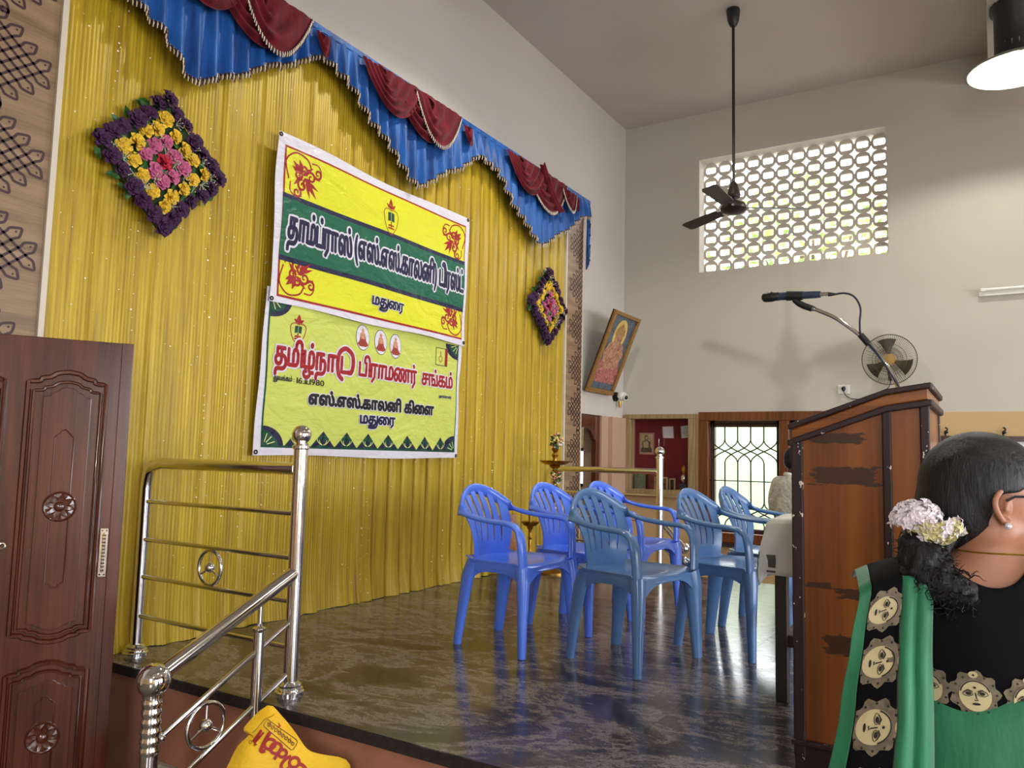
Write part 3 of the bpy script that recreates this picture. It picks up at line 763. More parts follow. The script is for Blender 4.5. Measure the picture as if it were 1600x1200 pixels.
def flower_square(cx, cz, rot, label, seed):
    rr = random.Random(seed); y0 = 3.50
    t = thing('flower_square', label, 'wall decoration', (cx, y0, cz), group='artificial flower squares on the curtain')
    def at(a, b_, d): 
        c, s = math.cos(rot), math.sin(rot); return V(a*c-b_*s, -d, a*s+b_*c)
    bm_ = MB().obox((cx, y0+.012, cz), at(.235, 0, 0), (0, .014, 0), at(0, .235, 0)).build('backing', plain('green_foam', rgb(40, 60, 30), .9), t)
    s = .0755
    for i in range(-3, 4):
        for j in range(-3, 4):
            ring = max(abs(i), abs(j)); key = ('red', 'pink', 'yellow', 'purple')[ring]
            o = bpy.data.objects.new('rose', rr.choice(ROSES[key]))
            p = at(i*s+rr.uniform(-.01, .01), j*s+rr.uniform(-.01, .01), .004+rr.uniform(0, .012)); o.location = p
            n = V(rr.uniform(-.3, .3) + (p.x*.9), -1, rr.uniform(-.3, .3)+p.z*.9).normalized()
            o.rotation_euler = (n.to_track_quat('Z', 'Y').to_matrix() @ Matrix.Rotation(rr.uniform(0, 6.28), 3, 'Z')).to_euler()
            k = rr.uniform(.9, 1.12)*(1.1 if ring == 3 else 1); o.scale = (k, k, k); link(o, t, local=True)
    for k in range(46):
        o = bpy.data.objects.new('leaf', lf); 
        if k < 22: e = rr.uniform(-.25, .25); a, b_ = ((e, .27), (e, -.27), (.27, e), (-.27, e))[k % 4]
        else: a, b_ = (rr.randint(-3, 2)+.5)*s, (rr.randint(-3, 2)+.5)*s
        o.location = at(a, b_, .018 if k >= 22 else .0); n = V(rr.gauss(0, .4), -1, rr.gauss(0, .4)).normalized()
        o.rotation_euler = (n.to_track_quat('Z', 'Y').to_matrix() @ Matrix.Rotation(rr.uniform(0, 6.28), 3, 'Z')).to_euler(); link(o, t, local=True)
    mb = MB()
    for k in range(26):
        a, b_ = (rr.randint(-3, 2)+.5)*s, (rr.randint(-3, 2)+.5)*s; p = at(a, b_, .02)+V(cx, y0, cz)
        for q in range(5):
            d = V(rr.gauss(0, 1), -abs(rr.gauss(0, 1)), rr.gauss(0, 1)).normalized()*.035; mb.tube([p, p+d], [.0012, .0012], 4); mb.ball(p+d, .0035, 5, 4)
    tag(mb.build('sprigs', MAT['sprig'], t), kind='stuff')
flower_square(2.285, 2.385, PI/4+.02, 'large diamond of purple, yellow and pink roses left of the banners', 3)
flower_square(6.225, 2.35, PI/4+.0, 'distant diamond of purple, yellow and pink roses right of the banners', 4)

# ================================================================== BANNERS
def vinyl(name, col, rough=.42):
    m, nt, b = nodes(name); h = NT(nt); b.inputs['Base Color'].default_value = col; b.inputs['Roughness'].default_value = rough; b.inputs['Specular IOR Level'].default_value = .35
    v = h.coord('Object', (1, 1, 1)); f = h.noise(v, 7, 5, .6, 1.5); g = h.noise(h.coord('Object', (1.5, 1, 5), (0, .5, 0)), 5, 3)
    r_ = h.math('ABSOLUTE', h.math('SUBTRACT', h.noise(h.coord('Object', (1, 1, 1.6), (0, .6, 0)), 3.2, 3, .5, .8), .5))
    h.l(h.bump(h.math('ADD', h.math('ADD', h.math('MULTIPLY', f, .5), h.math('MULTIPLY', g, .5)), h.math('MULTIPLY', r_, 2.2)), .8, .02), b.inputs['Normal']); return m
K = dict(white=vinyl('banner_white', rgb(214, 210, 222)), lime=vinyl('banner_yellow', rgb(214, 214, 38)), green=vinyl('banner_green', rgb(14, 92, 66)), navy=vinyl('banner_navy', rgb(26, 22, 62)),
         red=vinyl('banner_red', rgb(152, 20, 30)), pale=vinyl('banner_pale_green', rgb(196, 204, 96)), black=vinyl('banner_black', rgb(20, 18, 28)), cream=vinyl('banner_cream', rgb(226, 220, 150)),
         skin=vinyl('banner_skin', rgb(196, 140, 110)), robe=vinyl('banner_robe', rgb(150, 52, 40)), dgreen=vinyl('banner_dark_green', rgb(12, 70, 52)))
def wrinkle(x, z, s): return .006*math.sin(3.1*x+2.3*z+s)+.004*math.sin(7*x-5*z+2*s)+.003*math.sin(13*z+4*x)
def banner_map(s, base):
    def L(layer): return lambda x, z: (x, base+wrinkle(x, z, s)-.0011*layer, z)
    return L
def rect(mb, x0, x1, z0, z1, fn, n=14, m=6, jit=None):
    mb.grid(lambda u, v: fn(x0+(x1-x0)*u, z0+(z1-z0)*v), n, m)
def spiral(cx, cz, r, a0, turns, d=1, n=22): return [(cx+r*(1-.85*k/n)*math.cos(a0+d*2*PI*turns*k/n), cz+r*(1-.85*k/n)*math.sin(a0+d*2*PI*turns*k/n)) for k in range(n+1)]
def ornament(mb, x, z, sx, sz, fn, k=1.0):
    F = lambda a, b_: fn(x+sx*a*k, z+sz*b_*k)
    q = [(0, 0)]
    strip2d(mb, spline([(.02, .14), (.0, .06), (.05, .01), (.12, .02), (.15, .06)], 5), .008, F)
    for (a, b_, r, a0, d) in ((.075, .105, .022, 0, 1), (.105, .075, .022, 1.6, -1), (.13, .135, .028, 2, 1), (.19, .07, .026, 2.5, -1), (.07, .19, .026, -1, 1), (.15, .10, .03, 3.2, 1), (.10, .15, .03, -1.6, -1)):
        strip2d(mb, spiral(a, b_, r, a0, 1.3, d), [.014-.007*i/22 for i in range(23)], F)
    strip2d(mb, spline([(.15, .03), (.19, .03), (.21, .06), (.2, .1)], 5), .007, F); strip2d(mb, spline([(.03, .15), (.03, .19), (.06, .21), (.1, .2)], 5), .007, F)
    for (a, b_, c, d, w) in ((.10, .10, .04, .05, .03), (.10, .09, .075, .035, .024), (.09, .10, .035, .075, .024), (.11, .11, .19, .19, .026), (.12, .12, .15, .20, .018), (.12, .12, .20, .15, .018), (.10, .10, .16, .05, .02), (.10, .10, .05, .16, .02)):
        strip2d(mb, [(a, b_), ((a+c)/2, (b_+d)/2), (c, d)], [.005, w, .001], F)
def emblem(par, x, z, w, h_, L, lay):
    o = MB(); F = L(lay)
    P = lambda a, b_: (x+a*w, z+b_*h_)
    strip2d(o, [P(*q) for q in spline([(0, -.5), (.35, -.3), (.5, .02), (.42, .16), (.2, .2), (0, .17), (-.2, .2), (-.42, .16), (-.5, .02), (-.35, -.3)], 4, True)], .006, F, True)
    e = o.build('emblem', K['robe'], par)
    r = MB()
    for q in ([(-.25, .27), (0, .22), (.25, .27)], [(-.3, .33), (0, .26), (.3, .33)], [(-.12, .3), (-.08, .38), (0, .5), (.06, .4), (.1, .3)], [(0, .2), (0, .46)], [(-.2, -.25), (.2, -.25)], [(-.22, -.33), (.22, -.33)], [(0, -.33), (0, -.14)]):
        strip2d(r, [P(*t) for t in q], .01, F)
    r.build('emblem_flame', K['red'], e)
    g = MB()
    for s in (-1, 1): poly2d(g, [P(s*.02, -.12), P(s*.22, -.14), P(s*.22, .1), P(s*.02, .12)], L(lay+.3))
    g.build('emblem_book', K['dgreen'], e)
def eyelets(par, pts, fn):
    for (x, z) in pts:
        p = Vector(fn(x, z)); MB().torus(p+V(0, -.002, 0), .010, .004, (0, 1, 0), 12, 6).build('eyelet', MAT['iron'], par)
        # ------------------------------------------------ upper banner
L1 = banner_map(.7, 3.478)
b1 = thing('banner', 'upper yellow banner with green band and navy lettering, hung over the paler one', 'banner', (3.95, 3.48, 1.82))
mb = MB(); X0, X1, Z0, Z1 = 2.985, 4.905, 1.812, 2.812
def edge1(u, v):
    x = X0+(X1-X0)*u; z = Z0+(Z1-Z0)*v
    z += (.006*math.sin(9*u)-.012*4*u*(1-u))*v + .006*math.sin(11*u)*(1-v); x += .008*math.sin(7*v)*(1-u) - .006*math.sin(5*v)*u
    p = L1(0)(x, z); return p
mb.grid(edge1, 40, 24); mb.build('sheet', K['white'], b1, smooth=True, ang=None)
mb = MB(); rect(mb, 3.035, 4.865, 1.85, 2.745, L1(1), 30, 16); mb.build('printed_border', K['red'], b1)
mb = MB(); rect(mb, 3.047, 4.855, 1.864, 2.733, L1(2), 30, 16); mb.build('printed_field', K['lime'], b1)
mb = MB(); rect(mb, 3.036, 4.866, 2.065, 2.462, L1(3), 30, 8); mb.build('printed_band_edge', K['navy'], b1)
mb = MB(); rect(mb, 3.036, 4.866, 2.095, 2.434, L1(4), 30, 8); mb.build('printed_band', K['green'], b1)
for k, (x, z, a, b_) in enumerate(((3.047, 2.733, 1, -1), (4.855, 2.733, -1, -1), (3.047, 1.864, 1, 1), (4.855, 1.864, -1, 1))):
    mb = MB(); ornament(mb, x, z, a, b_, L1(3), 1.28); mb.build('corner_ornament', K['red'], b1)
T1 = [(tamil(['தா', 'ம்', 'ப்', 'ரா', 'ஸ்']), 3.085, 3.61, 2.205, .125), (tamil(['(', 'எ', 'ஸ்', '.', 'எ', 'ஸ்', '.', 'கா', 'ல', 'னி', ')']), 3.64, 4.515, 2.215, .12), (tamil(['#di', 'ர', 'ஸ்', 'ட்']), 4.55, 4.85, 2.215, .12)]
for T, a, b_, zb, hx in T1:
    mb = MB(); draw_text(mb, T, a, b_, zb, hx, L1(5), .085); mb.build('lettering_outline', K['white'], b1)
    mb = MB(); draw_text(mb, T, a, b_, zb, hx, L1(6), .03); mb.build('lettering', K['navy'], b1)
TM = tamil(['ம', '#thu', 'ை', 'ர'])
mb = MB(); draw_text(mb, TM, 3.82, 4.145, 1.945, .052, L1(5), .085); mb.build('lettering_outline', K['white'], b1)
mb = MB(); draw_text(mb, TM, 3.82, 4.145, 1.945, .052, L1(6), .04); mb.build('lettering', K['navy'], b1)
emblem(b1, 3.982, 2.575, .145, .25, L1, 3)
eyelets(b1, ((3.0, 2.795), (4.89, 2.80), (4.89, 1.83), (3.0, 1.83)), L1(1))
        # ------------------------------------------------ lower banner
L2 = banner_map(2.1, 3.502)
b2 = thing('banner', 'lower pale green banner with red lettering and leafy bottom border', 'banner', (3.9, 3.5, .94))
X0, X1, Z0, Z1 = 2.945, 4.885, .938, 1.90
def edge2(u, v):
    x = X0+(X1-X0)*u + .035*v*(1-u) ; z = Z0+(Z1-Z0)*v + .006*math.sin(8*u)*(1-v)
    x += .006*math.sin(9*v)*u
    return L2(0)(x, z)
mb = MB().grid(edge2, 40, 24); mb.build('sheet', K['white'], b2, smooth=True, ang=None)
mb = MB(); rect(mb, 3.0, 4.85, .985, 1.84, L2(1), 30, 16); mb.build('printed_border', K['dgreen'], b2)
mb = MB(); rect(mb, 3.012, 4.838, .998, 1.84, L2(2), 30, 16); mb.build('printed_field', K['pale'], b2)
for k in range(8):                                   # leafy triangles along the lower edge
    xc = 3.268+k*.1985; w = .088; z0, z1 = .998, 1.092
    mb = MB(); poly2d(mb, [(xc-w-.008, z0), (xc+w+.008, z0), (xc+.045, z0+.05), (xc, z1), (xc-.045, z0+.05)], L2(3)); t_ = mb.build('border_leaf', K['dgreen'], b2)
    mb = MB()
    for q in ([(-.02, .02), (0, .05), (.02, .02), (0, -.0)], ): poly2d(mb, [(xc+a, z0+.012+b_) for a, b_ in ((0, 0), (.014, .022), (0, .05), (-.014, .022))], L2(5))
    poly2d(mb, [(xc-w, z0), (xc-w+.05, z0), (xc-w+.055, z0+.02), (xc-w+.03, z0+.03)], L2(4)); poly2d(mb, [(xc+w, z0), (xc+w-.05, z0), (xc+w-.055, z0+.02), (xc+w-.03, z0+.03)], L2(4))
    poly2d(mb, [(xc, z1), (xc+.012, z1-.018), (xc, z1-.034), (xc-.012, z1-.018)], L2(4))
    mb.build('petal_print', K['navy'], t_)
    mb = MB()
    for s in (-1, 1):
        for r in (.03, .055): strip2d(mb, [(xc+s*r*math.sin(a), z0+.01+r*.9*(1-math.cos(a))*1.2) for a in np.linspace(.15, 1.5, 7)], .004, L2(5.4))
    mb.build('vein_print', K['cream'], t_)
for (x, z, s, t) in ((3.012, .998, 1, 1), (4.838, .998, -1, 1), (3.012, 1.84, 1, -1), (4.838, 1.80, -1, -1)):
    mb = MB(); poly2d(mb, [(x, z)]+[(x+s*.15*math.cos(a), z+t*.11*math.sin(a)) for a in np.linspace(0, PI/2, 9)], L2(3)); c_ = mb.build('corner_fan', K['navy'], b2)
    mb = MB(); poly2d(mb, [(x, z)]+[(x+s*.11*math.cos(a), z+t*.085*math.sin(a)) for a in np.linspace(0, PI/2, 9)], L2(4)); mb.build('fan_centre', K['dgreen'], c_)
    mb = MB()
    for a in (.3, .8, 1.25): strip2d(mb, [(x+s*.03*math.cos(a), z+t*.02*math.sin(a)), (x+s*.09*math.cos(a), z+t*.07*math.sin(a))], .005, L2(5))
    mb.build('fan_vein', K['cream'], c_)
def two(par, T, a, b_, zb, hx, L, m1, m2, b1_=.11, b2_=.045):
    mb = MB(); draw_text(mb, T, a, b_, zb, hx, L(5), b1_); mb.build('lettering_outline', m1, par)
    mb = MB(); draw_text(mb, T, a, b_, zb, hx, L(6), b2_); mb.build('lettering', m2, par)
two(b2, tamil(['த', 'மி', 'ழ்', 'நா', '#du']), 3.06, 3.69, 1.463, .105, L2, K['white'], K['red'], .085, .032)
two(b2, tamil(['பி', 'ரா', 'ம', 'ண', 'ர்']), 3.745, 4.35, 1.463, .09, L2, K['white'], K['red'], .085, .032)
two(b2, tamil(['ச', 'ங்', 'க', 'ம்']), 4.41, 4.785, 1.467, .082, L2, K['white'], K['red'], .085, .032)
two(b2, tamil(['#thu', 'வ', 'க்', 'க', 'ம்', ' ', ':']), 3.057, 3.215, 1.372, .022, L2, K['pale'], K['navy'], .01, .025)
two(b2, tamil(['1', '6', '.', '1', '1', '.', '1', '9', '8', '0']), 3.235, 3.453, 1.367, .028, L2, K['pale'], K['black'], .01, .012)
two(b2, tamil(['எ', 'ஸ்', '.', 'எ', 'ஸ்', '.', 'கா', 'ல', 'னி', ' ', 'கி', 'ை', 'ள']), 3.335, 4.55, 1.253, .058, L2, K['white'], K['black'], .11, .06)
two(b2, TM, 3.775, 4.128, 1.158, .05, L2, K['white'], K['navy'], .11, .05)
two(b2, tamil(['(', 'தா', 'ம்', 'ப்', 'ரா', 'ஸ்', ')']), 4.612, 4.768, 1.388, .014, L2, K['white'], K['navy'], .08, .04)
emblem(b2, 3.222, 1.685, .12, .17, L2, 3)
for k, (x, z) in enumerate(((3.773, 1.714), (3.949, 1.706), (4.106, 1.70))):
    mb = MB(); poly2d(mb, ell(x, z, .064, .085), L2(3)); o_ = mb.build('portrait_oval', K['navy'], b2)
    mb = MB(); poly2d(mb, ell(x, z, .060, .081), L2(3.6)); mb.build('oval_ground', K['white'], o_)
    mb = MB(); poly2d(mb, [(x-.05, z-.045), (x-.03, z-.06), (x+.03, z-.06), (x+.05, z-.045), (x+.03, z-.02), (x+.02, z+.03), (x-.02, z+.03), (x-.03, z-.02)], L2(4.2)); mb.build('seated_robe', K['robe'], o_)
    mb = MB(); poly2d(mb, ell(x, z+.045, .013, .016, 12), L2(4.8)); poly2d(mb, [(x-.016, z-.01), (x+.016, z-.01), (x+.022, z+.028), (x-.022, z+.028)], L2(4.8)); mb.build('figure', K['skin'], o_)
mb = MB(); rect(mb, 4.575, 4.715, 1.625, 1.758, L2(3), 2, 2); f_ = mb.build('flag_print', K['black'], b2)
mb = MB(); rect(mb, 4.58, 4.685, 1.63, 1.753, L2(3.6), 2, 2); mb.build('flag_ground', K['pale'], f_)
mb = MB(); rect(mb, 4.682, 4.712, 1.63, 1.755, L2(4), 2, 2); mb.build('flag_stripe', K['red'], f_)
mb = MB()
strip2d(mb, spline([(4.632, 1.65), (4.652, 1.68), (4.632, 1.695), (4.612, 1.68)], 4, True), .006, L2(4.4), True); strip2d(mb, [(4.632, 1.695), (4.632, 1.735)], .008, L2(4.4)); mb.build('flag_emblem', K['robe'], f_)
eyelets(b2, ((2.965, .958), (4.868, .96)), L2(1))

# ================================================================== RAILINGS
def ring_medallion(par, c, R, axis, n_rot=0.0):
    """ring with three spokes and a ball, lying in the plane whose normal is axis"""
    q = Vector(axis).to_track_quat('Z', 'Y').to_matrix(); c = Vector(c)
    md = MB().torus(c, R, .0085, axis, 36, 10).build('medallion_ring', MAT['chrome'], par, smooth=True)
    MB().ball(c, R*.30, 16, 12).build('medallion_ball', MAT['chrome'], md, smooth=True)
    for k in range(3):
        a = n_rot+2*PI*k/3; d = q @ V(math.cos(a), math.sin(a), 0)
        MB().cyl(c+d*R*.25, c+d*R*.98, .005, .004, 8).build('medallion_spoke', MAT['chrome'], md, smooth=True)
def post_flange(par, x, y, z=0):
    MB().lathe([(.058, 0), (.058, .008), (.050, .014), (.053, .020), (.044, .026), (.046, .034), (.034, .044), (.031, .046)], (x, y, z), 24).build('base_flange', MAT['chrome'], par, smooth=True)
def stage_rail(label, X, y0, y1, ztop, bars, bpost, med):
    t = thing('stage_railing', label, 'railing', (X, y0, 0))
    MB().cyl((X, y0, 0.0), (X, y0, .985), .029, n=20).build('post', MAT['steel'], t, smooth=True)
    post_flange(t, X, y0)
    MB().lathe([(.029, .975), (.036, .98), (.036, .99), (.024, .998), (.02, 1.006)], (X, y0, 0), 20).build('post_collar', MAT['chrome'], t, smooth=True)
    MB().ball((X, y0, 1.037), .040, 24, 16).build('post_ball', MAT['chrome'], t, smooth=True)
    r = .026; p = [(X, y0+.02, ztop), (X, y1-.12, ztop), (X, y1-.045, ztop-.012), (X, y1-.012, ztop-.045), (X, y1, ztop-.12), (X, y1, .0)]
    MB().tube(p, r, 16).build('top_rail', MAT['steel'], t, smooth=True); post_flange(t, X, y1)
    for z in bars: MB().cyl((X, y0, z), (X, y1, z), .0105, n=12).build('cross_bar', MAT['steel'], t, smooth=True)
    ring_medallion(t, (X, med, (bars[1]+bars[2])/2), (bars[1]-bars[2])/2-.012, (1, 0, 0), PI/2)
    return t
RX = 2.305
stage_rail('steel stage railing with ball post and ring at the near edge', RX, 2.45, 3.49, .895, (.712, .532, .358, .175), 2.45, 2.985)
stage_rail('far steel stage railing with ball post behind the chairs', 6.33, 2.435, 3.455, .865, (.66, .45, .24), 2.435, 2.95)
# stair handrail (near)
t = thing('stair_handrail', 'sloping steel stair handrail with large ball newel in front of stage', 'railing', (1.693, 2.45, ZF))
N0 = V(1.693, 2.45, .185); N1 = V(RX, 2.45, .478)
MB().tube([N0, N1], .0275, 20).build('handrail', MAT['steel'], t, smooth=True)
MB().ball(N0, .056, 28, 20).build('newel_ball', MAT['chrome'], t, smooth=True)
MB().cyl((N0.x, N0.y, ZF), (N0.x, N0.y, .07), .030, n=24).build('newel_post', MAT['steel'], t, smooth=True)
prof = [(.030, -.06)]
for k in range(6): z = -.055+k*.031; prof += [(.030, z), (.0340, z+.008), (.0340, z+.017), (.030, z+.025)]
MB().lathe(prof+[(.033, .135), (.033, .15)], (N0.x, N0.y, 0), 24).build('newel_rings', MAT['chrome'], t, smooth=True, ang=60)
MB().cyl((2.135, 2.45, -.2), (2.135, 2.45, .275), .021, n=16).build('baluster', MAT['steel'], t, smooth=True)
MB().lathe([(.021, .268), (.026, .274), (.026, .283), (.012, .29), (.009, .30)], (2.135, 2.45, 0), 16).build('baluster_collar', MAT['chrome'], t, smooth=True)
MB().cyl((2.135, 2.45, .29), (2.135, 2.45, .39), .0085, n=10).build('baluster_rod', MAT['steel'], t, smooth=True)
for a, b_ in (((1.718, 2.45, -.018), (2.29, 2.45, .282)), ((1.718, 2.45, -.225), (2.29, 2.45, .078))):
    MB().cyl(a, b_, .011, n=12).build('sloping_bar', MAT['steel'], t, smooth=True)
    MB().ball(Vector(a)+V(.012, 0, .004), .019, 14, 10).build('bar_ferrule', MAT['chrome'], t, smooth=True)
ring_medallion(t, (1.915, 2.45, -.022), .078, (0, 1, 0), -PI/2+PI)
# far stair handrail
t = thing('stair_handrail', 'far stair handrail sloping down behind the steel blue chairs', 'railing', (6.9, 2.435, ZF))
MB().tube([(6.33, 2.435, .46), (6.95, 2.435, .17)], .026, 14).build('handrail', MAT['steel'], t, smooth=True)
MB().cyl((6.95, 2.435, ZF), (6.95, 2.435, .1), .029, n=16).build('newel_post', MAT['steel'], t, smooth=True)
MB().ball((6.95, 2.435, .17), .05, 16, 12).build('newel_ball', MAT['chrome'], t, smooth=True)
MB().cyl((6.33, 2.435, .27), (6.95, 2.435, -.03), .011, n=10).build('sloping_bar', MAT['steel'], t, smooth=True)

# ================================================================== CARVED DOOR (near left)
HG = V(1.06, 3.56, 0); DE = V(.875, -.484, 0); DN = V(-.484, -.875, 0)
df = lambda d: (lambda a, z: HG+DE*a+DN*d+V(0, 0, z))
d1 = struct('door_1', 'glossy dark brown carved door standing open beside the curtain')
MAT['doorwood2'] = wood('glossy_carved_door', (rgb(50, 20, 12), rgb(82, 36, 22), rgb(104, 48, 30)), 'Z', .8, .2, .6, bump=.05)
A0, A1 = .19, 1.0
MB().obox(HG+DE*((A0+A1)/2)-DN*.02+V(0, 0, .41), DE*((A1-A0)/2), DN*.0195, (0, 0, .99)).build('leaf', MAT['doorwood2'], d1, bevel=.003)
MB().obox(HG+DE*(A1-.022)-DN*.0+V(0, 0, .41), DE*.022, DN*.006, (0, 0, .99)).build('closing_strip', MAT['doorwood2'], d1, bevel=.002)
def arch(cx, w, z0, z1, rise, foot=.035):
    """outline of a carved panel: ogee arch at the top, mirrored ogee at the bottom"""
    top = [(w, 0), (w*.72, .004), (w*.66, rise*.35), (w*.45, rise*.5), (w*.28, rise*.85), (0, rise)]
    T = spline(top, 4); T = [(cx+a, z1+b_) for a, b_ in T]; TL = [(2*cx-a, b_) for a, b_ in T[::-1]][1:]
    B = [(a, z0+(z1-b_)*.75) for a, b_ in (T+TL)[::-1]]
    return T+TL+B
def moulding(pts, h_, r=.007):
    MB().tube([df(h_)(*p) for p in pts], r, 6, closed=True).build('moulding', MAT['doorwood2'], d1, smooth=True)
for cx in (.772, .42):
    moulding(arch(cx, .138, .235, 1.22, .045), .003, .010); moulding(arch(cx, .118, .255, 1.185, .04), .003, .0065)
    f = MB().prism(arch(cx, .085, .275, 1.163, .04), df(.0), df(.009)); f.build('raised_panel', MAT['doorwood2'], d1, bevel=.003)
    moulding(arch(cx, .033, .43, 1.003, .028), .009, .0035)
    moulding(arch(cx, .138, -.50, .083, .04), .003, .010); moulding(arch(cx, .118, -.48, .055, .035), .003, .0065)
    MB().prism(arch(cx, .092, -.46, .02, .035), df(.0), df(.009)).build('raised_panel', MAT['doorwood2'], d1, bevel=.003)
    moulding(arch(cx, .033, -.40, -.03, .025), .009, .0035)
    for zc in (.727, -.16):
        q = DN.to_track_quat('Z', 'Y').to_matrix(); c = df(.009)(cx, zc)
        ro = MB().lathe([(.060, 0), (.060, .004), (.056, .008), (.051, .005), (.020, .004), (.018, .009), (.014, .012), (0, .013)], c, 32, q).build('rosette', MAT['doorwood2'], d1, smooth=True)
        for k in range(8):
            a = 2*PI*k/8+.2; u, w = V(math.cos(a), math.sin(a), 0), V(-math.sin(a), math.cos(a), 0)
            MB().add([c+q @ (u*.021+V(0,0,.004)), c+q @ (u*.049+w*.016+V(0,0,.005)), c+q @ (u*.051+V(0,0,.006)), c+q @ (u*.049-w*.016+V(0,0,.005)), c+q @ (u*.035+V(0,0,.0075))], [(0,1,4),(1,2,4),(2,3,4),(3,0,4)]).build('petal', MAT['doorwood2'], ro)
ph = MB().obox(df(.003)(.9375, .54), DE*.0155, DN*.003, (0, 0, .098)).build('pull_plate', MAT['steel'], d1, bevel=.002)
MB().obox(df(.009)(.9375, .54), DE*.006, DN*.003, (0, 0, .078)).build('pull_bar', MAT['chrome'], ph, bevel=.002)
mb = MB()
for k in range(11): mb.cyl(df(.013)(.9375-.0065, .47+k*.014), df(.013)(.9375+.0065, .47+k*.014), .003, n=6)
mb.build('pull_grip_ribs', MAT['chrome'], ph)
for zz in (.628, .452): 
    for s in (-1, 1): MB().ball(df(.0065)(.9375+s*.008, zz), .003, 8, 6).build('screw', MAT['iron'], ph)
MB().torus(df(.003)(.589, .578), .011, .004, DN, 16, 6).build('key_ring_plate', MAT['chrome'], d1, smooth=True)
MB().box(1.09, 1.225, 3.42, 3.528, ZF, 1.45).build('jamb', MAT['framewood'], d1, bevel=.005)
# small pale junction box low on the stage side
jx = thing('junction_box', 'pale grey junction box low on the brown stage side', 'junction box', (2.17, 3.03, -.45))
MB().box(2.150, 2.18, 2.90, 3.18, -.47, -.36).build('box', MAT['grey_plastic'], jx, bevel=.004)
for y in (2.93, 3.15): MB().cyl((2.147, y, -.385), (2.151, y, -.385), .006, n=8).build('screw', MAT['iron'], jx)

# ================================================================== PLASTIC CHAIRS
def plastic(name, c, dk, rough=.28):
    m, nt, b = nodes(name); h = NT(nt); f = h.noise(h.coord('Object'), 3, 4)
    h.l(h.ramp(f, [(.3, dk), (.7, c)]), b.inputs['Base Color']); b.inputs['Roughness'].default_value = rough; b.inputs['Specular IOR Level'].default_value = .5
    b.inputs['Subsurface Weight'].default_value = .0; h.l(h.bump(h.noise(h.coord('Object'), 220, 2), .03, .001), b.inputs['Normal']); return m
MAT['bright_blue'] = plastic('bright_blue_plastic', rgb(98, 140, 252), rgb(80, 118, 236), .18)
MAT['steel_blue'] = plastic('steel_blue_plastic', rgb(90, 128, 178), rgb(78, 114, 164), .22)
def hoopP(u): return V(.240*u, .275-.085*u*u, .785-.105*u*u)
def backP(u, v):
    """backrest surface, u -1..1 across, v 0 (seat) .. 1 (hoop)"""
    wb = .165; zb = .435
    top = hoopP(u*.93); bot = V(wb*u, .185-.035*u*u, zb+.0*u)
    p = bot.lerp(top, v); p.y -= .035*math.sin(PI*v)*(1-.2*u*u); return p
def thick(fn, nu, nv, th):
    mb = MB(); g = [[Vector(fn(i/(nu-1), j/(nv-1))) for i in range(nu)] for j in range(nv)]
    vs = []; 
    for side in (0, 1):
        for j in range(nv):
            for i in range(nu):
                du = g[j][min(i+1, nu-1)]-g[j][max(i-1, 0)]; dv = g[min(j+1, nv-1)][i]-g[max(j-1, 0)][i]
                n = du.cross(dv).normalized(); vs.append(g[j][i]+n*(th*(side-.5)))
    fs = []; o = nu*nv
    for j in range(nv-1):
        for i in range(nu-1):
            a = j*nu+i; fs += [(a, a+1, a+nu+1, a+nu), (o+a, o+a+nu, o+a+nu+1, o+a+1)]
    ring = [i for i in range(nu)]+[j*nu+nu-1 for j in range(1, nv)]+[(nv-1)*nu+i for i in range(nu-2, -1, -1)]+[j*nu for j in range(nv-2, 0, -1)]
    for k in range(len(ring)):
        a, b_ = ring[k], ring[(k+1) % len(ring)]; fs.append((a, o+a, o+b_, b_))
    return mb.add(vs, fs)
def seatP(s, t):
    x = -1+2*s; y = .195-.415*t                     # t 0 rear .. 1 front
    w = interp([(0, .206), (.15, .222), (.5, .240), (1, .258)], t)
    z = .425 + .012*abs(x)**3 - .012*math.sin(PI*min(1, t*1.1))*(1-x*x)
    if t > .86: z -= .030*((t-.86)/.14)**2
    if t < .12: z += .02*(1-t/.12)**2*(1-.3*x*x)
    yy = y + (.035*(x*x) if t > .8 else 0)*(t-.8)/.2 - .02*(x*x)*(1-t)
    return (x*w, yy, z)
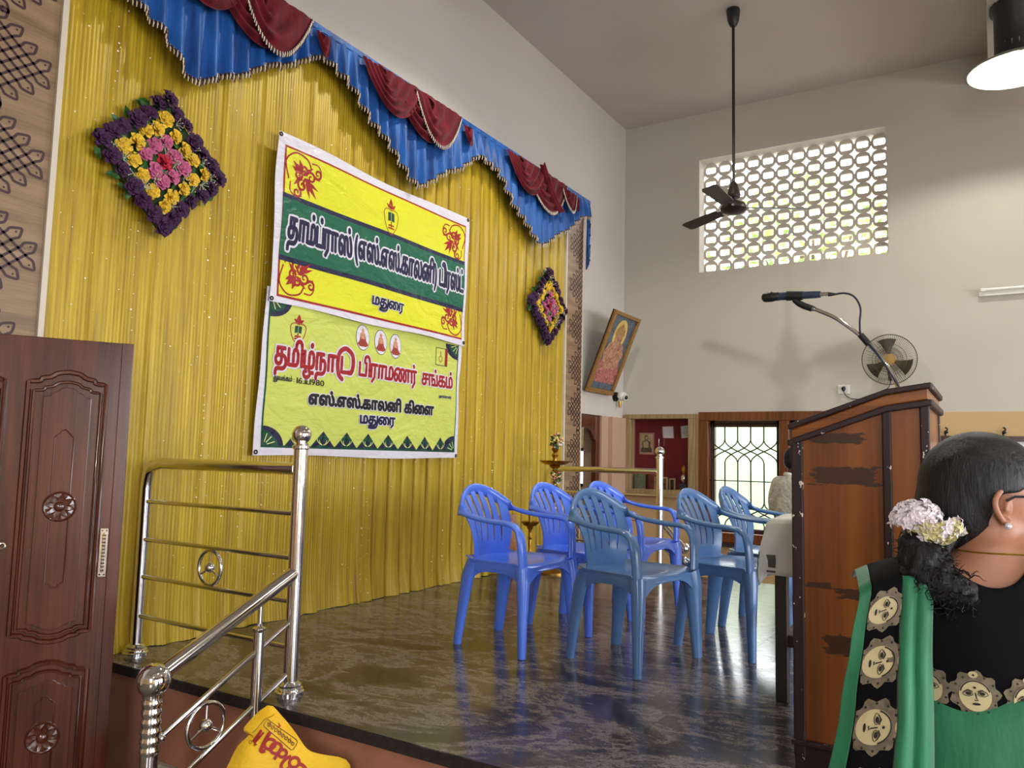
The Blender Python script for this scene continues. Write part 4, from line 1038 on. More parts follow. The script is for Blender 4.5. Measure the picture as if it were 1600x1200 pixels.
def make_chair(mat, label):
    t = thing('plastic_armchair', label, 'chair', group='plastic armchairs on the stage')
    thick(seatP, 17, 19, .006).build('seat', mat, t, smooth=True, ang=50, local=True)
    thick(lambda s, v: backP(-1+2*s, -.02+.24*v), 21, 8, .006).build('back_panel', mat, t, smooth=True, ang=50, local=True)
    cuts = [(-.62, -.36), (-.30, -.03), (.03, .30), (.36, .62)]
    for a, b_ in cuts:
        thick(lambda s, v: backP((a+b_)/2+(b_-a)*(s-.5)*(1.04-.36*v), .20+.80*v), 5, 12, .006).build('slat', mat, t, smooth=True, ang=50, local=True)
    for sg in (-1, 1):
        thick(lambda s, v: backP(sg*(.665+.045*v+(.99-.665-.045*v)*s), .20+.80*v), 5, 12, .006).build('side_slat', mat, t, smooth=True, ang=50, local=True)
    path = []
    half = [(.240, .19, .680), (.262, .10, .655), (.274, -.02, .640), (.278, -.12, .634), (.277, -.165, .618), (.272, -.190, .575), (.266, -.198, .50), (.258, -.200, .425)]
    hp = [tuple(hoopP(u)) for u in np.linspace(0, .9, 8)]
    right = spline([*hp, *half], 4); left = [(-p[0], p[1], p[2]) for p in right[::-1]]
    full = left[:-1]+right; m = len(full)
    rs = []; refs = []; fl = []
    for p in full:
        k = smoothstep(.60, .70, p[2]); arm = smoothstep(.50, .62, p[2])
        rs.append(.034-.004*k if arm > .5 else .035); 
        out = V(0, 0, 1).lerp(V(0, 1, .25), smoothstep(.10, .24, p[1])) if p[2] > .59 else V(0, -1, 0).lerp(V(0, -.15, 1), smoothstep(.56, .625, p[2]))
        refs.append(tuple(out)); fl.append(.40 if p[2] > .59 else .46)
    MB().tube(full, rs, 12, flat=fl, ref=refs).build('arm_and_back_hoop', mat, t, smooth=True, ang=60, local=True)
    # rim lip of the hoop (the turned-down outer edge)
    rim = [(p[0]*1.06, p[1]+(.022 if p[1] > .1 else 0), p[2]-.014) for p in full if p[2] > .6]
    for sx in (-1, 1):
        # front leg: wide rounded channel tapering to the foot
        pts = [(sx*.236, -.185, .418), (sx*.248, -.198, .36), (sx*.262, -.205, .18), (sx*.272, -.212, .0)]
        MB().tube(pts, [.056, .049, .037, .027], 12, flat=[.7, .7, .68, .75], ref=(sx*.5, 1, 0)).build('leg', mat, t, smooth=True, ang=60, local=True)
        pts = [(sx*.172, .150, .418), (sx*.183, .178, .34), (sx*.192, .2, .18), (sx*.198, .222, .0)]
        MB().tube(pts, [.046, .043, .034, .026], 12, flat=[.6, .6, .6, .7], ref=(sx, .35, 0)).build('leg', mat, t, smooth=True, ang=60, local=True)
        # side apron with its curved gussets
        def ap(s, v):
            y = .17-.37*s; xx = sx*(.186+.055*s); dz = .05+.075*(abs(2*s-1)**3.2)
            return (xx+sx*.006*math.sin(PI*v), y, .432-dz*v)
        thick(ap, 15, 4, .006).build('side_apron', mat, t, smooth=True, ang=50, local=True)
    def fa(s, v):
        x = -.235+.47*s; dz = .025+.075*(abs(2*s-1)**3.5); return (x, -.205-.006*v, .418-dz*v)
    thick(fa, 17, 4, .006).build('front_apron', mat, t, smooth=True, ang=50, local=True)
    def ra(s, v):
        x = -.17+.34*s; dz = .03+.06*(abs(2*s-1)**3.5); return (x, .175, .425-dz*v)
    thick(ra, 13, 3, .006).build('rear_apron', mat, t, smooth=True, ang=50, local=True)
    return t
MAT['smudge'] = plain('painted_seat_mark', rgb(60, 70, 130), .4)
cb = make_chair(MAT['bright_blue'], 'bright blue plastic armchair nearest the gold curtain, left of the rest')
cs = make_chair(MAT['steel_blue'], 'steel blue plastic armchair in front, nearest the camera')
def put(o, x, y, rz, label): o.location = (x, y, 0); o.rotation_euler = (0, 0, math.radians(rz)); o['label'] = label
put(cb, 3.59, 2.18, 0, 'leftmost bright blue plastic armchair, whole and nearest the curtain railing')
put(cs, 3.645, 1.545, -10, 'steel blue plastic armchair standing nearest the stage front edge')
o = copy_tree(cb); put(o, 4.22, 2.12, -2, 'bright blue plastic armchair between the leftmost one and the steel blue one')
o = copy_tree(cb); put(o, 4.86, 2.06, -4, 'bright blue plastic armchair rearmost behind the nearest steel blue armchair')
o = copy_tree(cs); put(o, 4.235, 1.215, -7, 'steel blue plastic armchair beside the cloth covered table')
o = copy_tree(cs); put(o, 4.88, 1.185, -2, 'farthest steel blue plastic armchair partly behind the table cloth')

# ================================================================== TABLE WITH WHITE CLOTH
MAT['tablewood'] = plain('dark_table_leg', rgb(52, 44, 42), .5, var=.15, bump=.1)
t = thing('table', 'dark legged table under a white cloth behind the lectern', 'table', (3.9, .4, 0))
TX0, TX1, TY0, TY1, TZ = 3.36, 4.55, .02, .80, .735
MB().box(TX0, TX1, TY0, TY1, TZ-.03, TZ).build('table_top', MAT['tablewood'], t)
for x in (TX0+.03, TX1-.03):
    for y in (TY0+.03, TY1-.03): MB().box(x-.024, x+.024, y-.024, y+.024, 0, TZ-.03).build('leg', MAT['tablewood'], t, bevel=.004)
MB().box(TX0+.02, TX0+.045, TY0+.03, TY1-.05, .22, .265).build('stretcher', MAT['tablewood'], t)
MB().box(TX0+.03, TX1-.03, TY1-.045, TY1-.02, .22, .265).build('stretcher', MAT['tablewood'], t)
m, nt, b = nodes('white_cotton_cloth'); h = NT(nt); sep = h.n('ShaderNodeSeparateXYZ'); 
b.inputs['Base Color'].default_value = rgb(226, 226, 218); b.inputs['Roughness'].default_value = .85; b.inputs['Sheen Weight'].default_value = .2
h.l(h.bump(h.noise(h.coord('Object'), 9, 4), .25, .01), b.inputs['Normal']); MAT['cotton'] = m
MAT['cloth_band'] = plain('grey_green_cloth_band', rgb(96, 96, 84), .85)
def cloth_fn(u, v):
    """u across X (with left overhang), v across Y; drop outside the table top"""
    x = TX0-.24+(TX1-TX0+.44)*u; y = TY1+.15-(TY1-TY0+.29)*v
    dx = max(0, TX0-x, x-TX1); dy = max(0, y-TY1, TY0-y); d = math.hypot(dx, dy)
    X = min(max(x, TX0-.012), TX1+.012); Y = min(max(y, TY0-.012), TY1+.012)
    f = .022*math.sin(11*(x+y)+3*v)*min(1, d/.12)
    ox = -1 if x < TX0 else (1 if x > TX1 else 0); oy = 1 if y > TY1 else (-1 if y < TY0 else 0)
    z = TZ+.004-max(0, d-.01)+.003*math.sin(16*x+9*y)*(d < .01)
    corner = min(dx, dy)
    return (X+ox*(abs(f)+.12*corner), Y+oy*(abs(f)*.8+.12*corner), z)
tc = thing('table_cloth', 'white cotton cloth with grey band hanging off the table corner', 'tablecloth', (3.9, .4, .73))
thick(cloth_fn, 60, 44, .003).build('cloth', MAT['cotton'], tc, smooth=True, ang=None)
def band(v0, v1, u0, u1, fn_=cloth_fn): return MB().grid(lambda s, q: tuple(Vector(fn_(u0+(u1-u0)*s, v0+(v1-v0)*q))+V(-.004, .004, .0)), 30, 6)
band(.005, .16, .018, .05).build('woven_band', MAT['cloth_band'], tc, smooth=True, ang=None)
band(.005, .16, .006, .011).build('woven_line', MAT['cloth_band'], tc, smooth=True, ang=None)
mb = band(.012, .04, .05, .55); mb.build('woven_band', MAT['cloth_band'], tc, smooth=True, ang=None)

# ================================================================== LECTERN
MAT['lwood'] = wood('varnished_lectern_ply', (rgb(92, 46, 14), rgb(126, 68, 24), rgb(146, 84, 34)), 'Z', .55, .38, .25, marks=(rgb(62, 36, 24), [(.42, .12, .93, .035), (.44, .10, 1.05, .02), (.40, .10, .40, .035), (.36, .10, .56, .02), (.5, .05, .58, .012)]), ring=3, dist=4, bump=.05, wave=.2)
MAT['ltrim'] = wood('dark_maroon_trim', (rgb(26, 9, 9), rgb(38, 15, 13), rgb(52, 22, 18)), 'Z', 1, .55, 0, chips=.33)
MAT['ltrim2'] = wood('golden_trim', (rgb(96, 48, 16), rgb(132, 74, 28), rgb(154, 92, 40)), 'Y', .8, .35, .3)
LX0, LX1, LYs, LYm, LYf = 2.70, 3.22, .572, .290, .178
t = thing('lectern', 'worn varnished wooden lectern with dark maroon trim and sloping top', 'lectern', (2.96, .37, 0))
ztop = lambda y: (1.095+(LYs-y)*(1.205-1.095)/(LYs-LYm)) if y > LYm else 1.205+(LYm-y)*(.018/(LYm-LYf))
def side(x0, x1, pts, nm, mat, bev=.003): return MB().prism(pts, lambda y, z: (x0, y, z), lambda y, z: (x1, y, z)).build(nm, mat, t, bevel=bev)
for x0, x1 in ((LX0, LX0+.02), (LX1-.02, LX1)):
    side(x0, x1, [(LYs-.01, .09), (LYm+.005, .09), (LYm+.005, ztop(LYm)-.06), (LYs-.01, ztop(LYs)-.06)], 'side_panel', MAT['lwood'])
    side(x0, x1, [(LYm-.005, .09), (LYf+.01, .09), (LYf+.01, ztop(LYf)-.06), (LYm-.005, ztop(LYm)-.06)], 'side_panel', MAT['lwood'])
MB().box(LX0+.02, LX1-.02, LYf, LYf+.02, .09, 1.17).build('front_panel', MAT['lwood'], t)
MB().box(LX0+.02, LX1-.02, LYf+.02, LYs-.02, .60, .62).build('shelf', MAT['lwood'], t)
sx_ = LX0-.012
for x0, x1 in ((sx_, LX0+.012), (LX1-.012, LX1+.012)):
    for (ya, yb) in ((LYs-.030, LYs+.006), (LYm-.012, LYm+.014), (LYf-.006, LYf+.020)):
        zt = ztop((ya+yb)/2)-.055
        MB().box(x0, x1, ya, yb, .04, zt).build('corner_strip', MAT['ltrim'], t, bevel=.004)
    for (o0, o1, nm, mt, ext) in ((-.018, .0, 'top_edge', MAT['ltrim'], .014), (-.052, -.018, 'frieze', MAT['ltrim2'], .004), (-.072, -.052, 'lower_moulding', MAT['ltrim'], .016)):
        xa, xb = (x0-ext+.004, x1) if x0 < 3 else (x0, x1+ext-.004)
        P = [(LYs+ext, ztop(LYs)+o0), (LYm, ztop(LYm)+o0), (LYf-ext, ztop(LYf)+o0), (LYf-ext, ztop(LYf)+o1), (LYm, ztop(LYm)+o1), (LYs+ext, ztop(LYs)+o1)]
        side(xa, xb, P, nm, mt, .004)
for (o0, o1, nm, mt, ext) in ((-.018, .0, 'top_edge', MAT['ltrim'], .016), (-.052, -.018, 'frieze', MAT['ltrim2'], .004), (-.072, -.052, 'lower_moulding', MAT['ltrim'], .018)):
    MB().box(LX0-.004, LX1+.004, LYf-ext, LYf+.01, ztop(LYf)+o0, ztop(LYf)+o1).build(nm, mt, t, bevel=.004)
P = [(LYs, ztop(LYs)-.022), (LYm, ztop(LYm)-.022), (LYf, ztop(LYf)-.022), (LYf, ztop(LYf)-.004), (LYm, ztop(LYm)-.004), (LYs, ztop(LYs)-.004)]
side(LX0, LX1, P, 'top_board', MAT['ltrim2'], 0)
MB().box(LX0-.02, LX1+.02, LYf-.015, LYs+.012, .075, .092).build('plinth_cap', MAT['ltrim'], t, bevel=.004)
MB().box(LX0-.008, LX1+.008, LYf-.006, LYs+.004, 0, .075).build('plinth', MAT['ltrim'], t, bevel=.004)

# ================================================================== MICROPHONE ON GOOSENECK
t = thing('microphone', 'black microphone on a silver gooseneck rising from the lectern top', 'microphone', (3.0, .286, 1.2))
MX = 3.0
neck = spline([(MX, .286, 1.207), (MX, .288, 1.245), (MX, .321, 1.318), (MX, .391, 1.412), (MX, .475, 1.488), (MX, .545, 1.528), (MX, .578, 1.543)], 8)
MB().tube(neck, .0075, 12).build('gooseneck', MAT['chrome'], t, smooth=True)
MB().lathe([(.022, 0), (.022, .006), (.012, .014), (.009, .03)], (MX, .286, 1.2055), 16).build('neck_base', MAT['chrome'], t, smooth=True)
MB().tube(neck[-7:], .010, 12).build('neck_tip', MAT['chrome'], t, smooth=True)
MB().tube([(MX, .565, 1.536), (MX, .592, 1.548), (MX, .612, 1.560), (MX, .628, 1.575)], [.012, .0125, .012, .011], 10).build('clip_joint', MAT['black'], t, smooth=True)
MB().cyl((MX, .655, 1.592), (MX, .598, 1.588), .0185, .017, 16).build('clip', MAT['black'], t, smooth=True)
body = MB().tube([(MX, .69, 1.593), (MX, .66, 1.592), (MX, .56, 1.588), (MX, .535, 1.587)], [.015, .0155, .0135, .0125], 16).build('mic_body', plain('blue_grey_mic_paint', rgb(58, 68, 92), .4, .3), t, smooth=True)
MB().lathe([(.0, .062), (.008, .061), (.0155, .056), (.0185, .046), (.0185, .02), (.0165, .012), (.0165, .0), (.015, -.004)], (MX, .686, 1.593), 18, Matrix.Rotation(-PI/2, 3, 'X')).build('mic_head', MAT['black'], t, smooth=True)
MB().torus((MX, .71, 1.594), .0182, .0022, (0, 1, 0), 20, 6).build('head_band', MAT['iron'], t, smooth=True)
MB().cyl((MX, .536, 1.587), (MX, .508, 1.585), .0085, n=12).build('plug', MAT['chrome'], t, smooth=True)
MB().cyl((MX, .508, 1.585), (MX, .484, 1.583), .0085, .004, n=12).build('plug_sleeve', MAT['black'], t, smooth=True)
cab = spline([(MX, .49, 1.583), (MX, .452, 1.584), (MX, .420, 1.567), (MX, .401, 1.525), (MX, .404, 1.470), (MX-.008, .398, 1.425), (MX-.012, .355, 1.368), (MX-.014, .315, 1.300), (MX-.012, .285, 1.245), (MX-.012, .272, 1.212)], 8)
MB().tube(cab, .0036, 8).build('cable', plain('dark_cable', rgb(24, 28, 48), .5), t, smooth=True)
MB().cyl((MX-.003, .402, 1.428), (MX-.004, .375, 1.392), .0115, n=12).build('cable_tape', MAT['black'], t, smooth=True)

# ================================================================== CEILING FAN
FX, FY, FZ = 6.508, 1.852, 3.09
MAT['fanbrown'] = plain('dark_brown_fan_enamel', rgb(44, 32, 28), .4, .2, var=.08)
t = thing('ceiling_fan', 'dark brown three bladed ceiling fan on a long down rod', 'fan', (FX, FY, ZC))
MB().lathe([(.055, ZC), (.06, ZC-.02), (.05, ZC-.10), (.03, ZC-.15), (.02, ZC-.16)], (FX, FY, 0), 16).build('top_canopy', MAT['black'], t, smooth=True)
MB().cyl((FX, FY, FZ+.1), (FX, FY, ZC-.12), .0125, n=12).build('down_rod', MAT['black'], t, smooth=True)
MB().lathe([(.018, FZ+.26), (.03, FZ+.24), (.06, FZ+.14), (.05, FZ+.12)], (FX, FY, 0), 16).build('lower_canopy', MAT['fanbrown'], t, smooth=True)
MB().lathe([(.02, FZ+.10), (.05, FZ+.085), (.095, FZ+.06), (.112, FZ+.035), (.112, FZ+.015), (.09, FZ-.005), (.05, FZ-.022), (.0, FZ-.025)], (FX, FY, 0), 28).build('motor', MAT['fanbrown'], t, smooth=True)
for k in range(3):
    a = math.radians(-62+120*k); d = V(math.cos(a), math.sin(a), 0); w = V(-math.sin(a), math.cos(a), .22).normalized()
    def bl(s, q): 
        r = .17+.46*s; ww = (.055+.012*s)*(1 if s < .93 else 1-(s-.93)*3)
        return V(FX, FY, FZ+.03-.008*s)+d*r+w*ww*(2*q-1)
    thick(bl, 12, 4, .004).build('blade', MAT['fanbrown'], t, smooth=True)
    MB().obox(V(FX, FY, FZ+.03)+d*.15, d*.06, w*.018, (0, 0, .004)).build('blade_bracket', MAT['fanbrown'], t)

# ================================================================== WALL FAN
t = thing('wall_fan', 'round wire caged wall fan mounted above the lectern', 'fan', (XF, .86, 1.97))
c = V(8.08, .838, 1.955); nrm = V(-1, -.12, -.10).normalized(); q = nrm.to_track_quat('Z', 'Y').to_matrix(); R = .235
MAT['cage'] = plain('bronze_wire', rgb(92, 80, 58), .4, .5)
mb = MB().torus(c, R, .0045, nrm, 48, 6); mb.torus(c+nrm*.045, R*.62, .0022, nrm, 40, 5).torus(c+nrm*.055, R*.42, .0022, nrm, 36, 5).torus(c-nrm*.10, R*.5, .003, nrm, 32, 5)
for k in range(84):
    a = 2*PI*k/84; u = q @ V(math.cos(a), math.sin(a), 0)
    mb.tube([c+u*R, c+u*R*.8+nrm*.035, c+u*R*.25+nrm*.06], .002, 4, caps=False); 
    if k % 2 == 0: mb.tube([c+u*R, c+u*R*.8-nrm*.07, c+u*R*.3-nrm*.11], .0013, 4, caps=False)
tag(mb.build('cage', MAT['cage'], t), kind='stuff')
MB().lathe([(.0, .069), (.05, .065), (.056, .052)], c, 20, q).build('badge', plain('gold_badge', rgb(150, 116, 62), .4, .4), t, smooth=True)
for k in range(3):
    a = math.radians(95+120*k)
    def fb(s, w): 
        r = .05+.15*s; aa = a+(w-.5)*(.5+.35*s); u = q @ V(math.cos(aa), math.sin(aa), 0); return c+u*r+nrm*(.02*(w-.5)*2)
    thick(fb, 8, 5, .003).build('blade', MAT['fanbrown'], t, smooth=True)
MB().cyl(c-nrm*.02, c-nrm*.20, .055, .045, 18).build('motor', MAT['black'], t, smooth=True)
MB().tube([c-nrm*.15, c-nrm*.17+V(0, 0, -.12), V(XF-.03, .86, 1.80), V(XF, .86, 1.80)], .018, 8).build('bracket', MAT['black'], t, smooth=True)
sw = thing('socket', 'white wall socket with a black plug left of the wall fan', 'socket', (XF, 1.29, 1.715))
MB().box(XF-.012, XF, 1.235, 1.345, 1.665, 1.755).build('plate', MAT['white_plastic'], sw, bevel=.003)
MB().tube([(XF-.012, 1.285, 1.73), (XF-.05, 1.285, 1.715), (XF-.055, 1.285, 1.69)], [.014, .022, .012], 8).build('plug', MAT['black'], sw, smooth=True)
MB().tube(spline([(XF-.05, 1.285, 1.69), (XF-.03, 1.26, 1.64), (XF-.015, 1.18, 1.61), (XF-.012, 1.0, 1.63), (XF-.02, .88, 1.72), (XF-.03, .86, 1.79)], 6), .004, 6).build('cord', MAT['black'], sw, smooth=True)

# ================================================================== TUBE LIGHT, CCTV, TILTED PICTURE
t = thing('tube_light', 'unlit tube light batten on the wall at the right edge', 'light', (XF, -.5, 2.56))
MB().box(XF-.045, XF, -1.12, .10, 2.545, 2.585).build('batten', MAT['white_plastic'], t, bevel=.003)
MB().cyl((XF-.062, -1.08, 2.60), (XF-.062, .06, 2.60), .0135, n=12).build('tube', plain('frosted_tube', rgb(236, 236, 232), .3, var=0), t, smooth=True)
for y in (.07, -1.09): MB().box(XF-.075, XF-.02, y-.015, y+.015, 2.585, 2.615).build('end_holder', MAT['white_plastic'], t)
t = thing('security_camera', 'small white dome security camera below the tilted picture', 'camera', (8.22, YB, 1.66))
MB().cyl((8.15, YB, 1.665), (8.15, YB-.035, 1.665), .052, n=18).build('mount', MAT['iron'], t, smooth=True)
MB().ball((8.175, YB-.085, 1.672), (.062, .058, .052), 18, 12).build('housing', MAT['white_plastic'], t, smooth=True)
ld = V(-.35, -.90, -.28).normalized(); lc = V(8.175, YB-.085, 1.672)
MB().cyl(lc+ld*.045, lc+ld*.068, .036, .033, 16).build('lens_hood', MAT['white_plastic'], t, smooth=True)
MB().ball(lc+ld*.062, (.026, .026, .026), 14, 10).build('lens', MAT['black'], t, smooth=True)
MB().tube([(8.19, YB-.05, 1.62), (8.20, YB-.05, 1.58), (8.20, YB-.045, 1.545)], [.014, .017, .012], 8).build('cable_joint', MAT['brass'], t, smooth=True)
# picture leaning out from the wall
Bm = V(7.655, YB-.02, 1.675); UPd = V(0, -.33, .835).normalized(); SX = V(1, 0, 0); OUT = SX.cross(UPd).normalized()
if OUT.y > 0: OUT = -OUT
PW, PH = .655, .90
pf_ = lambda d: (lambda a, b_: Bm+SX*a+UPd*b_+OUT*d)
t = thing('framed_picture', 'tall gold framed religious print leaning out from the wall by the corner', 'picture', tuple(Bm))
MAT['goldframe'] = plain('gold_frame', rgb(150, 112, 58), .4, .3, var=.12, scale=30)
MB().prism([(-PW/2, 0), (PW/2, 0), (PW/2, PH), (-PW/2, PH)], pf_(0), pf_(.015)).build('backing', MAT['teak_dark'], t)
for (a0, a1, b0, b1_) in ((-PW/2, PW/2, 0, .05), (-PW/2, PW/2, PH-.04, PH), (-PW/2, -PW/2+.05, .05, PH-.04), (PW/2-.05, PW/2, .05, PH-.04)):
    MB().prism([(a0, b0), (a1, b0), (a1, b1_), (a0, b1_)], pf_(.015), pf_(.045)).build('frame', MAT['goldframe'], t, bevel=.005)
def printmat(name, stops, scale=9):
    m, nt, b = nodes(name); h = NT(nt); f = h.noise(h.coord('Object'), scale, 6, .65, .6); h.l(h.ramp(f, stops), b.inputs['Base Color']); b.inputs['Roughness'].default_value = .25; return m
def flatp(par, nm, mat, pts, d):
    mb = MB(); poly2d(mb, pts, pf_(d)); return mb.build(nm, mat, par)
im = flatp(t, 'print', printmat('blue_sky_print', [(.3, rgb(52, 66, 88)), (.6, rgb(92, 104, 118)), (.8, rgb(120, 120, 116))]), [(-PW/2+.05, .05), (PW/2-.05, .05), (PW/2-.05, PH-.04), (-PW/2+.05, PH-.04)], .018)
flatp(im, 'halo', printmat('golden_halo', [(.3, rgb(190, 160, 70)), (.7, rgb(226, 200, 110))]), ell(0, .66, .15, .17, 28), .020)
flatp(im, 'figure_print', printmat('flesh_tone_print', [(.3, rgb(96, 58, 48)), (.5, rgb(170, 118, 92)), (.7, rgb(206, 168, 130))], 24), [(-.14, .28), (.14, .28), (.24, .45), (.17, .56), (.08, .58), (.1, .72), (0, .79), (-.1, .72), (-.08, .58), (-.17, .56), (-.24, .45)], .022)
flatp(im, 'lotus_print', printmat('lotus_pink_print', [(.3, rgb(90, 50, 50)), (.5, rgb(170, 96, 92)), (.7, rgb(206, 140, 124))], 26), [(-.26, .12), (.26, .12), (.27, .26), (.2, .38), (0, .34), (-.2, .38), (-.27, .26)], .021)
flatp(im, 'crown_print', printmat('crown_print', [(.3, rgb(90, 60, 40)), (.6, rgb(180, 140, 70))], 30), [(-.11, .66), (.11, .66), (.08, .74), (.04, .71), (0, .8), (-.04, .71), (-.08, .74)], .024)

# ================================================================== SHOWCASE CONTENTS
g_ = 'things inside the showcase'
def nframe(name, label, cat, y0, y1, z0, z1, x, fcol, icol, tilt=0):
    t = thing(name, label, cat, (x, (y0+y1)/2, z0), group=g_)
    MB().box(x-.012, x, y0, y1, z0, z1).build('frame', fcol, t, bevel=.002); e = .018
    MB().box(x-.014, x-.012, y0+e, y1-e, z0+e, z1-e).build('picture', icol, t); return t
MAT['oldpaper'] = printmat('aged_print', [(.3, rgb(170, 152, 112)), (.7, rgb(206, 190, 150))], 14)
t = nframe('framed_portrait', 'small framed sepia portrait of a seated bearded elder in the showcase', 'picture', 3.385, 3.565, 1.02, 1.275, XF+.222, plain('pinkish_frame', rgb(170, 120, 100), .5), MAT['oldpaper'])
fn = lambda y, z: (XF+.2065, y, z); fn2 = lambda y, z: (XF+.2058, y, z)
mb = MB(); poly2d(mb, [(3.405, 1.045), (3.545, 1.045), (3.545, 1.085), (3.525, 1.11), (3.535, 1.16), (3.505, 1.185), (3.455, 1.185), (3.43, 1.165), (3.425, 1.11), (3.408, 1.085)], fn); poly2d(mb, ell(3.475, 1.213, .026, .034, 16), fn)
sf = mb.build('seated_figure', plain('sepia_figure', rgb(92, 76, 54), .7, var=.35, scale=60), t)
mb = MB(); poly2d(mb, ell(3.472, 1.212, .016, .022, 12), fn2); poly2d(mb, [(3.45, 1.10), (3.51, 1.10), (3.515, 1.165), (3.475, 1.18), (3.45, 1.165)], fn2); mb.build('face_and_chest', plain('sepia_light', rgb(176, 152, 112), .7, var=.2, scale=70), sf)
mb = MB(); strip2d(mb, [(3.43, 1.05), (3.425, 1.235)], .006, fn2); mb.build('staff', plain('sepia_dark', rgb(60, 48, 34), .7), sf)
t = thing('paper_sheet', 'blank pale paper pinned to the red felt behind the pane join', 'paper', (XF+.22, 3.22, 1.22)); mb = MB(); mb.prism([(3.15, 1.215), (3.275, 1.215), (3.285, 1.345), (3.155, 1.35)], lambda y, z: (XF+.224, y, z), lambda y, z: (XF+.220, y, z)); mb.build('sheet', MAT['paper'], t)
t = thing('certificate', 'tilted printed certificate at the right of the showcase', 'certificate', (XF+.22, 2.97, 1.24)); mb = MB(); mb.prism([(2.885, 1.235), (3.055, 1.215), (3.065, 1.35), (2.885, 1.37)], lambda y, z: (XF+.224, y, z), lambda y, z: (XF+.220, y, z)); mb.build('sheet', MAT['paper'], t)
mb = MB()
for k in range(6): z = 1.335-.018*k; mb.prism([(2.90, z+.005), (3.045-.01*(k % 3), z-.005), (3.045-.01*(k % 3), z-.001), (2.90, z+.009)], lambda y, z: (XF+.2196, y, z), lambda y, z: (XF+.2190, y, z))
mb.build('printed_lines', MAT['iron'], t)
nframe('plaque', 'pale green plaque standing at the left of the showcase shelf', 'plaque', 3.46, 3.6, .613, .84, XF+.16, plain('grey_green_card', rgb(96, 104, 84), .6), printmat('green_card', [(.4, rgb(100, 108, 88)), (.6, rgb(126, 130, 110))], 40))
nframe('plaque', 'maroon plaque with faint lines on the showcase shelf', 'plaque', 3.31, 3.44, .613, .82, XF+.18, plain('maroon_card', rgb(96, 40, 38), .6), printmat('maroon_card_print', [(.4, rgb(104, 44, 42)), (.6, rgb(130, 66, 60))], 30))
nframe('photo_frame', 'small photo in pale frame behind the ball post', 'picture', 3.17, 3.33, .613, .77, XF+.10, MAT['palewood'], printmat('dark_photo', [(.4, rgb(40, 30, 26)), (.6, rgb(120, 86, 66))], 14))
nframe('photo_frame', 'small dark photo in pale frame right of the ball post', 'picture', 3.08, 3.155, .613, .76, XF+.10, MAT['palewood'], printmat('darker_photo', [(.4, rgb(26, 22, 22)), (.6, rgb(60, 46, 40))], 14))
t = thing('trophy', 'small gold and silver trophy standing in the showcase', 'trophy', (XF+.1, 2.985, .64))
MB().box(XF+.06, XF+.14, 2.94, 3.03, .637, .70).build('base', plain('dark_trophy_base', rgb(52, 46, 60), .4), t, bevel=.004)
MB().lathe([(.012, .70), (.022, .71), (.034, .74), (.037, .775), (.024, .80), (.01, .805)], (XF+.1, 2.985, 0), 16).build('bowl', MAT['chrome'], t, smooth=True)
MB().lathe([(.006, .80), (.018, .82), (.026, .85), (.022, .88), (.008, .895), (.01, .905), (0, .915)], (XF+.1, 2.985, 0), 14).build('crest', plain('gold_crest', rgb(196, 150, 52), .35, .6), t, smooth=True)
t = thing('book', 'yellow book lying flat under the trophy', 'book', (XF+.1, 2.98, .613)); MB().box(XF+.04, XF+.2, 2.91, 3.06, .6125, .634).build('cover', plain('yellow_cover', rgb(196, 184, 52), .5), t, bevel=.002); MB().box(XF+.042, XF+.198, 2.913, 3.062, .618, .631).build('pages', MAT['paper'], t)

# ================================================================== BRASS LAMPS, TRAY, PLANK
def oil_lamp(x, y, k, label, zplate, ztop, garland):
    t = thing('brass_lamp', label, 'oil lamp', (x, y, 0), group='brass oil lamps')
    P = [(.14*k, 0), (.14*k, .012), (.11*k, .03), (.05*k, .06), (.03*k, .10)]
    z = .10; i = 0
    while z < zplate-.10: P += [(.018*k, z+.02), (.028*k, z+.05), (.018*k, z+.08), (.036*k, z+.095), (.018*k, z+.11)]; z += .13; i += 1
    P += [(.02*k, zplate-.06), (.05*k, zplate-.035), (.03*k, zplate-.02)]
    MB().lathe(P, (x, y, 0), 20).build('stem', MAT['brass'], t, smooth=True)
    MB().lathe([(.03*k, zplate-.03), (.09*k, zplate-.02), (.125*k, zplate+.0), (.135*k, zplate+.012), (.12*k, zplate+.008), (.03*k, zplate-.005)], (x, y, 0), 24).build('oil_plate', MAT['brass'], t, smooth=True)
    zs = zplate
    MB().lathe([(.025*k, zs-.005), (.016*k, zs+.03), (.03*k, zs+.06), (.015*k, zs+.08), (.034*k, zs+.11), (.016*k, zs+.13), (.012*k, ztop-.04), (.02*k, ztop-.03), (.0, ztop)], (x, y, 0), 16).build('finial', MAT['brass'], t, smooth=True)
    return t
t1 = oil_lamp(5.88, 3.2, 1.0, 'tall brass oil lamp with flowers standing before the far railing', .925, 1.12, True)
oil_lamp(5.45, 3.18, .55, 'short brass oil lamp standing beside a leaning plank', .44, .55, False)
FM = [plain('garland_'+n_, c, .6, var=.1) for n_, c in (('green', rgb(54, 84, 36)), ('cream', rgb(214, 200, 130)), ('pink', rgb(188, 112, 110)), ('white', rgb(222, 216, 204)))]
def garland(par, c, r, n, seed):
    rr = random.Random(seed); bs = [MB() for _ in FM]
    for k in range(n):
        d = V(rr.gauss(0, 1), rr.gauss(0, 1), rr.gauss(0, 1)).normalized(); p = Vector(c)+V(d.x*r[0], d.y*r[1], d.z*r[2])*rr.uniform(.6, 1)
        i = rr.choice((0, 0, 0, 1, 1, 2, 3)); bs[i].ball(p, (.012, .012, .011) if i else (.02, .008, .014), 6, 5, V(*d).to_track_quat('Z', 'Y').to_matrix())
    for b_, m_ in zip(bs, FM): tag(b_.build('flowers', m_, par, smooth=True), kind='stuff')
